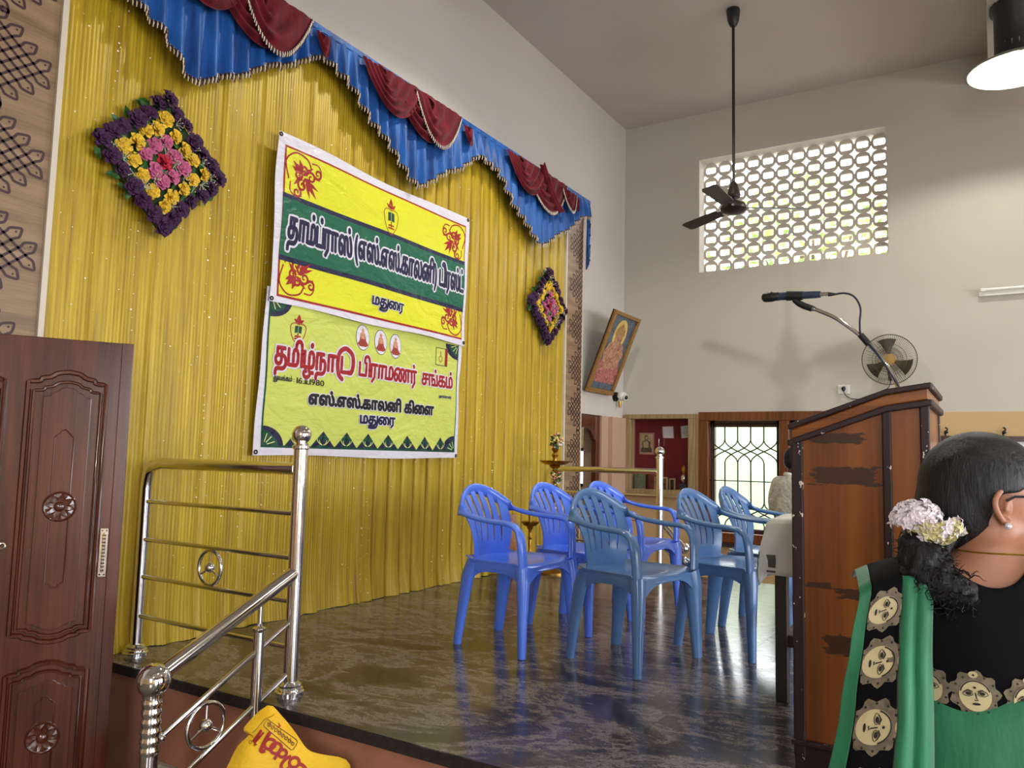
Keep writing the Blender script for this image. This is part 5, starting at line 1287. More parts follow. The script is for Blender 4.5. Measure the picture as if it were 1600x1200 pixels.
garland(t1, (5.88, 3.19, 1.10), (.06, .06, .07), 60, 1); garland(t1, (5.88, 3.19, .80), (.055, .05, .07), 70, 2); garland(t1, (5.88, 3.19, .62), (.05, .05, .09), 50, 3)
t = thing('brass_tray', 'round brass tray with red powder at the foot of the tall lamp', 'tray', (6.10, 2.88, 0)); MB().lathe([(.0, .004), (.20, .004), (.225, .03), (.232, .03), (.205, .0), (0, 0)], (6.10, 2.88, 0), 28).build('dish', MAT['brass'], t, smooth=True); MB().lathe([(.17, .005), (.12, .03), (0, .035)], (6.10, 2.88, 0), 20).build('powder', plain('red_powder', rgb(196, 34, 48), .9), t, smooth=True)
t = thing('wooden_plank', 'short wooden plank leaning against the gold curtain', 'plank', (5.62, 3.4, 0)); pu = V(-.05, .12, .47).normalized(); MB().obox(V(5.62, 3.36, 0)+pu*.25, (.13, 0, 0), pu.cross(V(1, 0, 0))*.011, pu*.25).build('board', MAT['ltrim2'], t, bevel=.004)
MB().obox(V(5.62, 3.36, 0)+pu*.40, (.13, 0, 0), pu.cross(V(1, 0, 0))*.02, pu*.025).build('batten', MAT['ltrim2'], t)

# ================================================================== HIGH BAY LAMPS
MAT['reflector'] = plain('white_reflector', (.36, .39, .34, 1), .4, .0, var=0)
MAT['bulb'] = emit('bulb_glow', (1, 1, .94, 1), 30)
def high_bay(x, y, z, label, power, tilt=0):
    t = thing('high_bay_lamp', label, 'lamp', (x, y, ZC), group='high bay lamps')
    MB().cyl((x, y, z+.68), (x, y, ZC), .015, n=8).build('stem', MAT['black'], t)
    MB().lathe([(.0, .70), (.13, .69), (.165, .64), (.165, .48), (.14, .45), (.142, .11), (.138, .11), (.135, .22), (0, .22)], (x, y, z), 20).build('driver_box', MAT['black'], t, smooth=True)
    pr = [(.12, .20), (.128, .19), (.13, .095), (.16, .088), (.25, .052), (.31, .018), (.33, .0), (.336, .002), (.314, .024), (.255, .058), (.165, .094), (.14, .10), (.14, .2)]
    MB().lathe(pr, (x, y, z), 36).build('reflector', MAT['reflector'], t, smooth=True)
    MB().ball((x, y, z+.185), (.075, .075, .022), 14, 10).build('bulb', MAT['bulb'], t, smooth=True)
    l = bpy.data.lights.new('high_bay_light', 'POINT'); l.energy = power; l.shadow_soft_size = .05; l.color = (1, .99, .86)
    o = bpy.data.objects.new('high_bay_light', l); COL.objects.link(o); o.location = (x, y, z+.125); o.parent = t; o.matrix_parent_inverse = t.matrix_basis.inverted()
LP = 62
high_bay(6.95, -.21, 4.03, 'lit high bay lamp with black housing at the top right', LP)
high_bay(4.55, 1.88, 4.25, 'high bay lamp hanging over the stage', LP*1.6)
high_bay(2.0, -.9, 4.1, 'unseen high bay lamp added over the near side of the stage', LP*.7)  # unseen lamp, added as front light for the curtain
high_bay(4.5, -3.2, 4.1, 'unseen high bay lamp added over the audience for ambient light', LP)  # added out of view to lift the hall's ambient light
high_bay(-1.5, -2.5, 4.1, 'unseen high bay lamp added at the hall rear for ambient light', LP)  # another unseen lamp added for general ambient light

# ================================================================== YELLOW CLOTH BAG
BP = V(1.96, 2.10, -.05); BE = V(.73, -.683, 0).normalized(); BU = V(.17075, .1825, .97).normalized(); BN = BE.cross(BU).normalized()
if BN.x > 0: BN = -BN
m, nt, b = nodes('yellow_printed_cloth'); h = NT(nt); f = h.noise(h.coord('Object'), 6, 4)
h.l(h.ramp(f, [(.3, rgb(234, 178, 14)), (.7, rgb(252, 208, 44))]), b.inputs['Base Color']); b.inputs['Roughness'].default_value = .6
h.l(h.bump(h.noise(h.coord('Object'), 14, 4, .6, 1.0), .5, .02), b.inputs['Normal']); MAT['bagcloth'] = m
MAT['bagred'] = plain('bag_red_print', rgb(164, 34, 30), .6); MAT['bagbrown'] = plain('bag_brown_print', rgb(96, 52, 12), .6)
bag_out = [(-0.0595, 0.1471), (-0.011, 0.1116), (0.0386, 0.0537), (0.0793, 0.0007), (0.1228, -0.0184), (0.2121, -0.0427), (0.2287, -0.1), (0.1915, -0.1562), (0.0031, -0.1601), (-0.1309, -0.1301), (-0.1854, -0.0686), (-0.1724, -0.0252), (-0.1476, 0.0259), (-0.1147, 0.0575), (-0.1327, 0.0806)]
bag_out = spline(bag_out, 3, True)
cx_ = sum(p[0] for p in bag_out)/len(bag_out); cz_ = sum(p[1] for p in bag_out)/len(bag_out)
def bag_d(a, c):
    # puff thickness from distance to the outline
    best = 9
    for p, q in zip(bag_out, bag_out[1:]+bag_out[:1]):
        dx, dz = q[0]-p[0], q[1]-p[1]; L = dx*dx+dz*dz+1e-12; tt = max(0, min(1, ((a-p[0])*dx+(c-p[1])*dz)/L)); best = min(best, math.hypot(a-p[0]-tt*dx, c-p[1]-tt*dz))
    return .045*(1-math.exp(-best/.035)) + .004*math.sin(40*a+25*c)*min(1, best/.03)
def bagP(lift=0, side=1): return lambda a, c: BP+BE*a+BU*c+BN*(side*bag_d(a, c)+lift)
bag = thing('cloth_bag', 'crumpled yellow cloth bag with red lettering on the stage steps', 'bag', (1.98, 2.1, -.2))
mb = MB(); n = len(bag_out)
for side in (1, -1):
    vs = []; 
    for r in (1, .93, .84, .7, .5, .3, .1): vs += [bagP(0, side)(cx_+(p[0]-cx_)*r, cz_+(p[1]-cz_)*r) for p in bag_out]
    fs = [(i*n+k, i*n+(k+1) % n, (i+1)*n+(k+1) % n, (i+1)*n+k) for i in range(6) for k in range(n)]+[tuple(range(6*n, 7*n))]
    mb.add(vs, fs)
mb.build('sack', MAT['bagcloth'], bag, smooth=True, ang=None)
def bline(name, pts, w, mat, cl=False):
    mb = MB(); strip2d(mb, pts, w, bagP(.0025), cl); mb.build(name, mat, bag)
bline('print_frame', [(-.0565, .1042), (-.006, .068), (.042, .033), (.046, .025), (.0343, .0056), (.026, .004), (-.020, .044), (-.064, .080), (-.0685, .086)], .0022, MAT['bagbrown'], True)
for i in range(8):                                                    # small brown letters inside the printed frame
    a, c = -.050+.0115*i, .088-.0092*i; ph = i*1.7
    bline('small_print', spline([(a-.003, c+.008), (a-.004, c-.003), (a+.001, c-.006), (a+.005, c), (a+.001+.003*math.sin(ph), c+.004), (a-.001, c-.001*math.cos(ph))], 3), .0022, MAT['bagbrown'])
    if i % 3 == 0: bline('small_print', [(a+.004, c+.008), (a+.003, c-.008)], .002, MAT['bagbrown'])
R_ = MAT['bagred']
bline('large_print', [(-.0742, .0722), (-.0979, .0347)], [.008, .013], R_); bline('large_print', [(-.0660, .0640), (-.0930, .0340), (-.0900, .0250)], [.006, .007, .012], R_)
bline('large_print', spline([(-.0443, .064), (-.0600, .040), (-.0722, .0113), (-.066, .006), (-.058, .008)], 4), .012, R_)
for (a, c, r) in ((-.0439, .0264, .0185), (-.0235, .0126, .019), (-.0014, -.0044, .0135)): bline('large_print', ell(a, c, r*.95, r*.85, 20, .5), .0095, R_, True)
bline('large_print', [(-.0050, .0190), (-.0180, -.006), (-.0282, -.0211)], [.006, .009, .011], R_)
bline('large_print', spline([(.0271, -.0157), (.010, -.022), (-.0044, -.0413), (.006, -.058), (.022, -.050)], 4), .0105, R_)
bline('large_print', ell(.0379, -.0351, .016, .015, 18), .0098, R_, True); bline('large_print', spline([(.05, -.038), (.066, -.046), (.078, -.062), (.07, -.085)], 4), .0105, R_)
bline('flame_print', [(-.020, .092), (-.014, .080), (-.022, .076)], [.001, .006, .003], R_)
bline('seam', [(-.1147, .0575), (-.095, .070), (-.066, .104), (-.045, .112), (-.035, .118)], .0016, MAT['bagbrown'])
bline('registered_mark', ell(-.108, .036, .004, .005, 10), .0016, MAT['bagbrown'], True)


# ================================================================== PEOPLE
from mathutils.bvhtree import BVHTree
def remesh(mb, vox, it=6, fac=.5):
    me = bpy.data.meshes.new('tmp'); me.from_pydata(mb.v, [], mb.f); o = bpy.data.objects.new('tmp', me); COL.objects.link(o)
    r = o.modifiers.new('r', 'REMESH'); r.mode = 'VOXEL'; r.voxel_size = vox
    s = o.modifiers.new('s', 'SMOOTH'); s.iterations = it; s.factor = fac
    dg = bpy.context.evaluated_depsgraph_get(); out = bpy.data.meshes.new_from_object(o.evaluated_get(dg))
    bpy.data.objects.remove(o); bpy.data.meshes.remove(me); return out
def cut(me, keep):
    bm = bmesh.new(); bm.from_mesh(me); bmesh.ops.delete(bm, geom=[f for f in bm.faces if not keep(f.calc_center_median())], context='FACES'); 
    bmesh.ops.recalc_face_normals(bm, faces=bm.faces)
    for _ in range(14):
        new = {}
        for v in bm.verts:
            nb = [e.other_vert(v).co for e in v.link_edges if e.is_boundary]
            if len(nb) == 2: new[v] = v.co*.4+(nb[0]+nb[1])*.3
        for v, c in new.items(): v.co = c
    bm.to_mesh(me); bm.free(); return me
def bodymesh(name, me, mat, parent, solid=0):
    me.materials.clear(); me.materials.append(mat); me.polygons.foreach_set('use_smooth', [True]*len(me.polygons))
    o = bpy.data.objects.new(name, me); link(o, parent, local=True)
    if solid: s = o.modifiers.new('solid', 'SOLIDIFY'); s.thickness = solid; s.offset = 1
    return o
def loft(mb, rings, n=28):
    m_ = len(rings); vs = [(cx+rx*math.cos(2*PI*k/n), cy+ry*math.sin(2*PI*k/n), z) for (z, cx, cy, rx, ry) in rings for k in range(n)]
    fs = [(i*n+k, i*n+(k+1) % n, (i+1)*n+(k+1) % n, (i+1)*n+k) for i in range(m_-1) for k in range(n)]
    fs += [tuple(range(n-1, -1, -1)), tuple(range((m_-1)*n, m_*n))]; return mb.add(vs, fs)
def ringfine(rings, k=4): return spline(rings, k)
def limb(mb, pts, rs):
    P = spline([(*p, r) for p, r in zip(pts, rs)], 5); mb.tube([p[:3] for p in P], [p[3] for p in P], 14)
    for p in P[::3]+[P[-1]]: mb.ball(p[:3], p[3], 12, 8)
def hand(mb, wrist, d, palm_n):
    """palm plus five bent fingers from wrist along d; palm faces palm_n"""
    w, d, pn = Vector(wrist), Vector(d).normalized(), Vector(palm_n).normalized(); s = d.cross(pn).normalized()
    mb.ball(w+d*.045, (.040, .016, .048), 12, 8, Matrix((s, pn, d)).transposed())
    for k, (off, ln) in enumerate(((-.028, .062), (-.010, .072), (.009, .068), (.027, .054))):
        a = w+d*.078+s*off; b_ = a+d*ln*.45+pn*.008; c = b_+d*ln*.35+pn*.022; e = c+d*ln*.12+pn*.024
        mb.tube([a-d*.02, a, b_, c, e], [.0095, .0092, .0086, .008, .0065], 8)
    a = w+d*.025-s*.036; mb.tube([a+s*.015, a, a+d*.028-s*.016+pn*.012, a+d*.052-s*.016+pn*.026], [.011, .0105, .0095, .007], 8)
def head_parts(mb, c, hf, k=1.0):
    """skull, jaw, nose, lips, chin; c centre, hf facing direction (unit, horizontal-ish)"""
    c, hf = Vector(c), Vector(hf).normalized(); hr = hf.cross(V(0, 0, 1)).normalized(); up = hr.cross(hf); R = Matrix((hf, hr, up)).transposed()
    q = lambda f, s, z: c+(hf*f+hr*s+up*z)*k
    mb.ball(q(-.004, 0, .022), (.094*k, .073*k, .090*k), 24, 16, R)
    mb.ball(q(.028, 0, -.040), (.058*k, .056*k, .066*k), 20, 14, R)
    mb.ball(q(.058, 0, -.082), (.026*k, .030*k, .022*k), 14, 10, R)
    mb.tube([q(.084, 0, .020), q(.098, 0, -.005), q(.106, 0, -.020), q(.090, 0, -.030)], [.007*k, .009*k, .012*k, .009*k], 8)
    mb.ball(q(.084, 0, -.052), (.010*k, .022*k, .007*k), 10, 8, R); mb.ball(q(.082, 0, -.062), (.010*k, .018*k, .007*k), 10, 8, R)
    for s in (-1, 1):
        mb.ball(q(.066, s*.034, -.022), (.022*k, .022*k, .022*k), 12, 8, R); mb.ball(q(.074, s*.030, .030), (.014*k, .026*k, .010*k), 10, 8, R)
    return q, R, hf, hr, up
def ear(q, k, side, skin, parent):
    """outer rim, inner hollow, lobe"""
    mb = MB(); P = [(-.004, .026), (-.018, .022), (-.026, .006), (-.022, -.012), (-.012, -.024), (-.002, -.030)]
    rim = spline([(*p,) for p in [(.006, .014)]+P+[(.006, -.024)]], 4)
    pts = [q(-.006+a, side*(.072+.012*min(1, abs(a)/.02)), b_+.0) for a, b_ in rim]
    mb.tube(pts, .0052*k, 8); mb.ball(q(-.010, side*.072, -.001), (.013*k, .006*k, .022*k), 12, 8, Matrix((q(1, 0, 0)-q(0, 0, 0), q(0, 1, 0)-q(0, 0, 0), q(0, 0, 1)-q(0, 0, 0))).transposed().to_3x3() if False else None)
    mb.ball(q(-.008, side*.078, -.029), (.0075*k, .006*k, .008*k), 10, 8)
    mb.tube([q(.0, side*.075, .012), q(-.010, side*.079, .006), q(-.012, side*.079, -.010)], .0035*k, 6)
    return bodymesh('ear', remesh(mb, .0026, 2), skin, parent)
def eyes(q, k, parent):
    for s in (-1, 1):
        e = MB().ball(q(.074, s*.031, .012), .0115*k, 12, 8).build('eye', plain('eye_white', rgb(226, 220, 212), .2, var=0), parent, smooth=True, local=True)
        MB().ball(q(.0825, s*.031, .012), .005*k, 8, 6).build('iris', MAT['black'], e, smooth=True, local=True)
        MB().tube([q(.082, s*.014, .033), q(.086, s*.030, .040), q(.074, s*.050, .034)], [.003, .004, .002], 6).build('eyebrow', MAT['hair'], parent, smooth=True, local=True)
def skinmat(name, c, d):
    m, nt, b = nodes(name); h = NT(nt); f = h.noise(h.coord('Object'), 7, 4); h.l(h.ramp(f, [(.3, d), (.7, c)]), b.inputs['Base Color'])
    b.inputs['Roughness'].default_value = .5; b.inputs['Subsurface Weight'].default_value = .08; b.inputs['Subsurface Radius'].default_value = (.02, .008, .004); b.inputs['Subsurface Scale'].default_value = .3
    h.l(h.bump(h.noise(h.coord('Object'), 160, 3), .06, .002), b.inputs['Normal']); return m
m, nt, b = nodes('black_hair'); h = NT(nt); f = h.noise(h.coord('Object', (40, 40, 5)), 4, 5, .7, .8)
h.l(h.ramp(f, [(.3, rgb(5, 5, 7)), (.7, rgb(20, 18, 22))]), b.inputs['Base Color']); b.inputs['Roughness'].default_value = .42; b.inputs['Specular IOR Level'].default_value = .35; h.l(h.bump(f, .5, .008), b.inputs['Normal']); MAT['hair'] = m
MAT['skin_w'] = skinmat('brown_skin', rgb(176, 122, 94), rgb(160, 106, 80)); MAT['skin_m'] = skinmat('dark_skin', rgb(92, 58, 42), rgb(78, 48, 34))
MAT['blouse'] = plain('black_cotton_blouse', rgb(9, 8, 12), .85, var=.1, spec=.15)
m, nt, b = nodes('green_silk_cotton'); h = NT(nt); f = h.noise(h.coord('Object', (3, 3, 1.2)), 4, 4); h.l(h.ramp(f, [(.3, rgb(18, 98, 62)), (.7, rgb(32, 126, 84))]), b.inputs['Base Color'])
b.inputs['Roughness'].default_value = .6; b.inputs['Sheen Weight'].default_value = .25; h.l(h.bump(h.noise(h.coord('Object', (8, 8, 2)), 5, 3), .25, .01), b.inputs['Normal']); MAT['saree'] = m
MAT['mot1'] = plain('motif_taupe', rgb(120, 108, 88), .8, var=.2, scale=60); MAT['mot2'] = plain('motif_cream', rgb(206, 190, 146), .8, var=.08); MAT['mot3'] = plain('motif_line', rgb(40, 36, 30), .8)
def motif(par, fn, R, nm='printed_motif'):
    """ornamental round face in a beaded wreath, drawn through fn(a,b,layer)"""
    mb = MB(); n = 40; poly2d(mb, [(R*(1.0+.10*math.cos(9*2*PI*k/n))*math.cos(2*PI*k/n), R*1.05*(1.0+.10*math.cos(9*2*PI*k/n))*math.sin(2*PI*k/n)) for k in range(n)], lambda a, b_: fn(a, b_, 1)); o = mb.build(nm, MAT['mot1'], par, local=True)
    mb = MB(); poly2d(mb, ell(0, -.06*R, .66*R, .74*R, 28), lambda a, b_: fn(a, b_, 2)); poly2d(mb, ell(0, .92*R, .2*R, .16*R, 12), lambda a, b_: fn(a, b_, 2)); poly2d(mb, ell(0, -.98*R, .3*R, .12*R, 12), lambda a, b_: fn(a, b_, 2)); mb.build('motif_ground', MAT['mot2'], o, local=True)
    mb = MB(); F = lambda a, b_: fn(a, b_, 3)
    for s in (-1, 1):
        poly2d(mb, ell(s*.28*R, .05*R, .12*R, .08*R, 12), F); strip2d(mb, [(s*.46*R, .10*R), (s*.28*R, .22*R), (s*.10*R, .14*R)], .05*R, F)
        strip2d(mb, spline([(s*.52*R, .02*R), (s*.3*R, .18*R), (s*.1*R, .02*R), (s*.3*R, -.08*R)], 3, True), .03*R, F, True)
    strip2d(mb, [(0, .1*R), (.03*R, -.18*R), (.09*R, -.26*R), (-.06*R, -.27*R)], .05*R, F); poly2d(mb, ell(0, -.44*R, .17*R, .06*R, 10), F); poly2d(mb, ell(0, .33*R, .06*R, .06*R, 8), F)
    strip2d(mb, [(.62*R*math.cos(a), -.06*R+.70*R*math.sin(a)) for a in np.linspace(.3, PI-.3, 14)], .06*R, F)
    for k in range(12):
        a = 2*PI*k/12; poly2d(mb, ell(.87*R*math.cos(a), .91*R*math.sin(a), .055*R, .055*R, 6), F)
    mb.build('motif_lines', MAT['mot3'], o, local=True)
# ------------------------------------------------------------------ woman in green saree
WYAW = math.radians(12)
wm = thing('person', 'woman in a green saree and black blouse with white flowers in her hair', 'person', (1.62, .02, ZF), -PI/2+WYAW)
torso = ringfine([(.90, 0, 0, .165, .115), (1.0, 0, .0, .150, .105), (1.08, 0, .0, .132, .092), (1.17, 0, -.002, .140, .095), (1.25, 0, -.004, .152, .100), (1.31, 0, -.006, .155, .092), (1.35, 0, -.008, .150, .070), (1.385, 0, -.006, .118, .058), (1.415, .002, -.002, .066, .054), (1.44, .006, .002, .054, .054)])
HC = V(.010, .03, 1.505); hyaw = math.radians(-74); HF = V(-math.sin(hyaw), math.cos(hyaw), -.06).normalized()
mb = MB(); loft(mb, torso)
limb(mb, [(-.0, 0, 1.40), (.006, .008, 1.44), (.006, .018, 1.485)], [.056, .053, .055]); limb(mb, [(.03, -.004, 1.415), (.09, -.006, 1.395), (.15, -.006, 1.35)], [.045, .046, .045])
wq, wR, whf, whr, wup = head_parts(mb, HC, HF, 1.0)
armL = [(-.14, .005, 1.305), (-.155, .03, 1.23), (-.165, .09, 1.11), (-.175, .20, 1.09), (-.12, .295, 1.10)]
armR = [(.165, -.005, 1.325), (.205, -.01, 1.23), (.225, .03, 1.09), (.20, .15, 1.03), (.14, .25, 1.04)]
for A in (armL, armR): limb(mb, A, [.052, .046, .038, .033, .024])
hand(mb, armL[-1], (.45, .85, .05), (.8, -.4, -.3)); hand(mb, armR[-1], (-.45, .85, .05), (-.8, -.4, -.3))
for s in (-1, 1): limb(mb, [(s*.085, 0, .92), (s*.085, .01, .5), (s*.08, 0, .09)], [.085, .055, .035]); mb.ball((s*.085, .05, .035), (.038, .10, .034), 12, 8)
body = bodymesh('body', remesh(mb, .0065, 5), MAT['skin_w'], wm)
for s in (1, -1): ear(wq, 1.0, s, MAT['skin_w'], wm)
eyes(wq, 1.0, wm)
MB().ball(wq(-.012, .088, -.034), .0058, 10, 8).build('earring', plain('pearl_stud', rgb(236, 236, 240), .1, .5, var=0), wm, smooth=True, local=True)
# hair: close cap over the skull, coil at the nape, loose curls
mb = MB(); q = wq
mb.ball(q(-.014, 0, .030), (.100, .083, .094), 28, 20, wR); mb.ball(q(-.055, 0, -.005), (.062, .070, .078), 20, 14, wR); mb.ball(q(-.058, 0, -.050), (.040, .05, .04), 16, 12, wR)
hair = remesh(mb, .006, 3)
def keep_hair(c):
    d = Vector(c)-HC; f, s, z = d.dot(whf), d.dot(whr), d.dot(wup)
    if z > .02: return f < -.004+(z-.02)*1.25+.006*math.sin(60*z)
    if z > -.03: return f < -.030
    return f < -.034-.35*(z+.03)
hr_o = bodymesh('hair', cut(hair, keep_hair), MAT['hair'], wm, .004)
mb = MB(); rr = random.Random(9); P = spline([q(-.085, .012, -.045), V(-.098, -.048, 1.445), V(-.110, -.070, 1.420), V(-.106, -.084, 1.394), V(-.085, -.092, 1.372), V(-.062, -.094, 1.364)], 8)
for i, p in enumerate(P):
    r = .031 if i < 26 else .021
    mb.ball(p, (r, r*.8, r), 10, 8)
    for k in range(16):
        d = V(rr.gauss(0, 1), rr.gauss(-.3, .8), rr.gauss(0, 1)).normalized(); mb.ball(Vector(p)+V(d.x*r*1.1, d.y*r*.8, d.z*r*1.1), rr.uniform(.006, .012), 7, 5)
tl = remesh(mb, .0045, 2); bodymesh('ponytail', tl, MAT['hair'], hr_o)
mb = MB()
for k in range(420):                                                  # loose curly locks
    i = rr.randrange(len(P)); d0 = V(rr.gauss(0, 1), rr.gauss(-.4, .7), rr.gauss(0, 1)).normalized(); p = Vector(P[i])+V(d0.x*.036, d0.y*.028, d0.z*.034); d = (d0+V(rr.gauss(0, .5), rr.gauss(0, .3), -.8)).normalized(); s = d.cross(V(0, 1, .2)).normalized(); L_ = rr.uniform(.012, .034); w = rr.uniform(.003, .007); ph = rr.uniform(0, 6)
    mb.tube([p-d*.006+d*L_*t_/5+s*w*math.sin(ph+t_*1.5)+V(0, w*math.cos(ph+t_*1.5), 0) for t_ in range(6)], [.0011, .0011, .001, .0009, .0007, .0004], 3, caps=False)
for k in range(300):                                                  # strands lying on the head
    th = rr.uniform(-1.25, 1.25); z0 = rr.uniform(-.02, .105)
    pts = []
    for t_ in range(6):
        u = t_/5; f = .06-.16*u; ss = math.sin(th)*.084*math.sqrt(max(.02, 1-((f+.014)/.104)**2)); zz = .030+math.cos(th)*.095*math.sqrt(max(.02, 1-((f+.014)/.104)**2))-.02*u
        pts.append(q(f, ss*1.015, zz+.001))
    if abs(th) > .9: continue
    mb.tube(pts, .0011, 3, caps=False)
tag(mb.build('hair_strands', MAT['hair'], hr_o, smooth=True, local=True), kind='stuff')
# jasmine
MAT['jasmine'] = plain('white_jasmine', rgb(232, 222, 226), .6, var=.05); MAT['jasbud'] = plain('cream_jasmine', rgb(214, 206, 150), .6, var=.08)
ja, jc = MB(), MB(); jp = V(-.106, -.082, 1.474)
for k in range(260):
    d = V(rr.gauss(0, 1), rr.gauss(-.4, .8), rr.gauss(0, 1)).normalized(); rad = rr.uniform(.45, 1)**.4
    p = jp+V(d.x*.040, d.y*.030, d.z*.034)*rad+V(.014*(1 if d.z < 0 else -1), 0, 0)+V(rr.gauss(0, .003), rr.gauss(0, .003), rr.gauss(0, .003))
    tgt = jc if (d.z < -.05 and rr.random() < .75) else ja
    a = d.cross(V(.3, .2, 1)).normalized(); b_ = d.cross(a)
    for j in range(5):
        an = 2*PI*j/5; u = a*math.cos(an)+b_*math.sin(an); w = d.cross(u)
        tgt.add([p, p+u*.006+w*.0036+d*.003, p+u*.011+d*rr.uniform(-.003, .004), p+u*.006-w*.0036+d*.003], [(0, 1, 2, 3)])
    tgt.ball(p-d*.006, .005, 6, 4)
fo = tag(ja.build('jasmine_flowers', MAT['jasmine'], wm, local=True), kind='stuff'); tag(jc.build('jasmine_buds', MAT['jasbud'], wm, local=True), kind='stuff')
# spectacles
g = MB().tube([q(.098, .060, .018), q(.06, .078, .020), q(.0, .083, .016), q(-.012, .083, .008)], .0022, 6).build('spectacles', plain('dark_teal_frame', rgb(26, 36, 44), .3), wm, smooth=True, local=True)
MB().tube([q(.098, -.060, .018), q(.06, -.078, .020), q(.0, -.083, .016)], .0022, 6).build('temple_arm', MAT['black'], g, smooth=True, local=True)
for s in (-1, 1): MB().tube([q(.104+.0*a, s*.034+.026*math.cos(a), .008+.018*math.sin(a)) for a in np.linspace(0, 2*PI, 17)[:-1]], .002, 5, closed=True).build('rim', MAT['black'], g, smooth=True, local=True)
MB().tube([q(.106, -.008, .012), q(.110, 0, .014), q(.106, .008, .012)], .002, 5).build('bridge', MAT['black'], g, smooth=True, local=True)
# necklace lying around the neck
bv = BVHTree.FromPolygons([v.co.copy() for v in body.data.vertices], [tuple(p.vertices) for p in body.data.polygons])
pts = []
for k in range(40):
    a = 2*PI*k/40; z = 1.425-.05*math.sin(a)*(1 if math.sin(a) > 0 else .0)
    o_ = V(-.006+.3*math.cos(a), .3*math.sin(a), z); hit = bv.ray_cast(o_, (V(-.006, 0, z)-o_).normalized())
    if hit[0]: pts.append(hit[0]-(V(-.006, 0, z)-o_).normalized()*.002)
MB().tube(pts, .0014, 5, closed=True).build('necklace', plain('gold_chain', rgb(206, 160, 62), .3, .9), wm, smooth=True, local=True)
# blouse
mb = MB(); loft(mb, [(z, cx, cy, rx+.010, ry+.010) for (z, cx, cy, rx, ry) in torso if z < 1.425])
limb(mb, [(.03, -.004, 1.415), (.09, -.006, 1.395), (.15, -.006, 1.35)], [.053, .054, .053])
for A in (armL, armR): limb(mb, A[:3], [.054, .050, .047])
bl_me = cut(remesh(mb, .0065, 5), lambda c: c.z > 1.10 and (c.z < 1.368+(9.0 if c.x < 0 else 13.0)*(c.x+.006)**2 if c.y < .0 else c.z < 1.33+14*(c.x+.005)**2) and (c.z > 1.135 or abs(c.x) < .17))
blouse = bodymesh('blouse', bl_me, MAT['blouse'], wm, .003)
bb = BVHTree.FromPolygons([v.co.copy() for v in bl_me.vertices], [tuple(p.vertices) for p in bl_me.polygons])
def on_back(cx, cz, rot):
    c, s = math.cos(rot), math.sin(rot)
    def fn(a, b_, lay):
        x, z = cx+a*c-b_*s, cz+a*s+b_*c; hit = bb.ray_cast(V(x, -1, z), V(0, 1, 0)); y = hit[0].y if hit[0] else -.10
        return V(x, y-.004-.0016*lay, z)
    return fn
for x in (-.112, -.045, .03, .10): motif(wm, on_back(x, 1.205, .1), .034)
# saree skirt with its swathes
def skirt(u, v):
    a = 2*PI*u; c, s = math.cos(a), math.sin(a)                      # s<0: back, c>0: her right
    zt = 1.142+.10*smoothstep(.0, 1.0, c)+.06*smoothstep(0, 1, s)
    z = zt*(1-v)+.012*v
    rx = interp([(0, .30), (.5, .215), (.85, .185), (1.0, .165), (1.15, .152), (1.3, .165)], z); ry = interp([(0, .26), (.5, .17), (.85, .150), (1.0, .125), (1.15, .110), (1.3, .118)], z)
    f = 1+.03*math.sin(a*9+2*v)*smoothstep(.25, 1, v)+.018*math.sin(34*z+5*a+2*c)*smoothstep(.0, .1, v)*(1-smoothstep(.4, .6, v))
    return (rx*c*f, ry*s*f, z)
MB().grid(skirt, 96, 60, True).build('saree_skirt', MAT['saree'], wm, smooth=True, ang=None, local=True).modifiers.new('solid', 'SOLIDIFY').thickness = .004
def swath(u, v):
    a = -PI*.95+PI*1.15*u; c, s = math.cos(a), math.sin(a); zc = 1.127+.13*smoothstep(-.5, 1.0, c)
    z = zc+.05-.15*v; k = 1+.085*math.sin(PI*v)**.8
    rx = .158+.02*v; ry = .114+.022*v
    return (rx*c*k, ry*s*k, z-.012*math.sin(3*a))
MB().grid(swath, 50, 12).build('saree_swathe', MAT['saree'], wm, smooth=True, ang=None, local=True)
# pallu: hangs from the left shoulder down the back
def pallu(s, t):
    """s 0 outer .. 1 inner; t<0 over the shoulder to the front, 1 hem"""
    if t < 0:
        w = -t/.18; x = -.212+.11*s; return V(x+.02*w*s, -.100+.195*w, 1.385-.035*(1-s)**2+.024*math.sin(PI*w))
    x0 = interp([(0, -.212), (.12, -.228), (.25, -.245), (.5, -.28), (1, -.36)], t); x1 = interp([(0, -.10), (.2, -.108), (.5, -.112), (1, -.12)], t)
    x = x0+(x1-x0)*s; z = 1.385-.035*(1-s)**2-.72*t
    y = -.100-.04*smoothstep(0, .4, t)-.02*math.sin(PI*s)*min(1, t*4) + .010*math.sin(5*s+4*t)*min(1, 4*t)
    if s > .58: y -= .016*abs(math.sin((s-.58)/.42*PI*2))*min(1, .3+t*3)
    return V(x, y, z)
def pstrip(s0, s1, mat, nm): return thick(lambda a, b_: pallu(s0+(s1-s0)*a, -.18+1.18*b_), 16, 60, .003).build(nm, mat, wm, smooth=True, ang=None, local=True)
pstrip(.0, .17, MAT['saree'], 'pallu_edge'); pb = pstrip(.17, .60, MAT['blouse'], 'pallu_border'); pstrip(.60, 1.0, MAT['saree'], 'pallu_fold')
def on_pallu(tc):
    def fn(a, b_, lay):                                              # a up the motif -> across, sideways faces
        t_ = tc+a/.72; wv = (pallu(.60, max(t_, 0))-pallu(.17, max(t_, 0))).length
        s = .385+.43*b_/max(.05, wv); s = min(.597, max(.173, s))
        p = pallu(s, t_) if t_ >= -.17 else pallu(s, -.17); 
        return p+V(-.0, -.0030-.0018*lay, .002 if t_ < 0 else 0)
    return fn
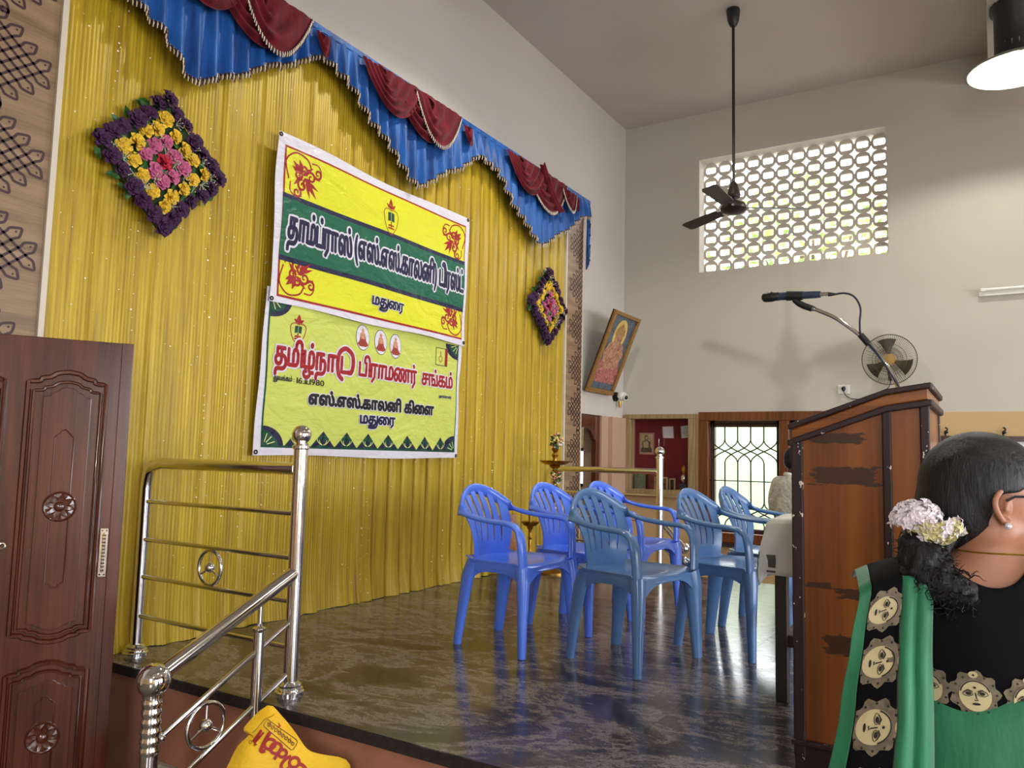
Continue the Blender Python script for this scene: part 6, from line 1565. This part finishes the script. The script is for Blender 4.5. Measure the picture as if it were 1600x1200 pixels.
for tc, R in ((.062, .033), (.175, .037), (.31, .041), (.46, .045), (.61, .048), (.77, .05)): motif(wm, on_pallu(tc), R)

# ------------------------------------------------------------------ man in white shirt, far side
mn = thing('person', 'man in a white half sleeved shirt standing by the grille window', 'person', (7.2, 1.53, ZF), math.radians(-135))
mt = ringfine([(.88, 0, 0, .165, .115), (1.0, 0, 0, .155, .11), (1.15, 0, 0, .165, .115), (1.28, 0, 0, .185, .115), (1.38, 0, -.01, .195, .09), (1.42, 0, -.01, .13, .065), (1.46, 0, 0, .062, .06)])
mb = MB(); loft(mb, mt); HM = V(0, .03, 1.585); limb(mb, [(0, -.005, 1.43), (0, .01, 1.52)], [.058, .056]); mq, mR, mhf, mhr, mup = head_parts(mb, HM, V(0, 1, -.1), 1.0)
AL = [(-.195, -.01, 1.37), (-.235, -.02, 1.24), (-.25, 0, 1.10), (-.22, .10, .95), (-.17, .2, .93)]; AR = [(-p[0], p[1], p[2]) for p in AL]
for A in (AL, AR): limb(mb, A, [.056, .05, .042, .036, .026])
hand(mb, AL[-1], (.3, .9, 0), (.8, -.3, -.2)); hand(mb, AR[-1], (-.3, .9, 0), (-.8, -.3, -.2))
for s in (-1, 1): limb(mb, [(s*.09, 0, .9), (s*.09, .01, .48), (s*.09, 0, .09)], [.09, .06, .04]); mb.ball((s*.095, .06, .04), (.042, .12, .038), 12, 8)
bodymesh('body', remesh(mb, .009, 4), MAT['skin_m'], mn)
for s in (1, -1): ear(mq, 1.0, s, MAT['skin_m'], mn)
eyes(mq, 1.0, mn)
mb = MB(); mb.ball(mq(-.012, 0, .030), (.102, .082, .092), 24, 16, mR); mb.ball(mq(-.05, 0, -.01), (.06, .07, .07), 16, 12, mR)
def kh(c):
    d = Vector(c)-HM; f, s, z = d.dot(mhf), d.dot(mhr), d.dot(mup)
    return (f < .06 if z > .05 else (f < .02 and not(abs(s) > .05 and f > -.03 and z < .03)) if z > 0 else f < -.035)
bodymesh('hair', cut(remesh(mb, .008, 3), kh), MAT['hair'], mn, .003)
m, nt, b = nodes('white_shirt_cotton'); h = NT(nt); b.inputs['Base Color'].default_value = rgb(228, 226, 220); b.inputs['Roughness'].default_value = .8; h.l(h.bump(h.noise(h.coord('Object'), 11, 5, .6, 1.5), .9, .06), b.inputs['Normal']); MAT['shirt'] = m
mb = MB(); loft(mb, [(z-.0, cx, cy, rx+.022, ry+.024) for (z, cx, cy, rx, ry) in mt if z < 1.45])
for A in (AL, AR): limb(mb, A[:3], [.075, .072, .070])
bodymesh('shirt', cut(remesh(mb, .009, 5), lambda c: c.z > .92 and c.z < 1.44 and (abs(c.x) < .19 or c.z > 1.12)), MAT['shirt'], mn, .004)
MB().tube([(.066*math.cos(a), -.004+.07*math.sin(a), 1.445-.02*math.sin(a)) for a in np.linspace(0, 2*PI, 21)[:-1]], .014, 6, closed=True, flat=1.5, ref=(0, 0, 1)).build('collar', MAT['shirt'], mn, smooth=True, local=True)
mb = MB(); loft(mb, [(.80, 0, 0, .17, .125), (.92, 0, 0, .172, .124), (.96, 0, 0, .17, .12)])
for s in (-1, 1): limb(mb, [(s*.09, 0, .86), (s*.092, .01, .48), (s*.092, 0, .07)], [.10, .085, .075])
bodymesh('trousers', remesh(mb, .011, 4), plain('dark_trousers', rgb(44, 44, 52), .8), mn)
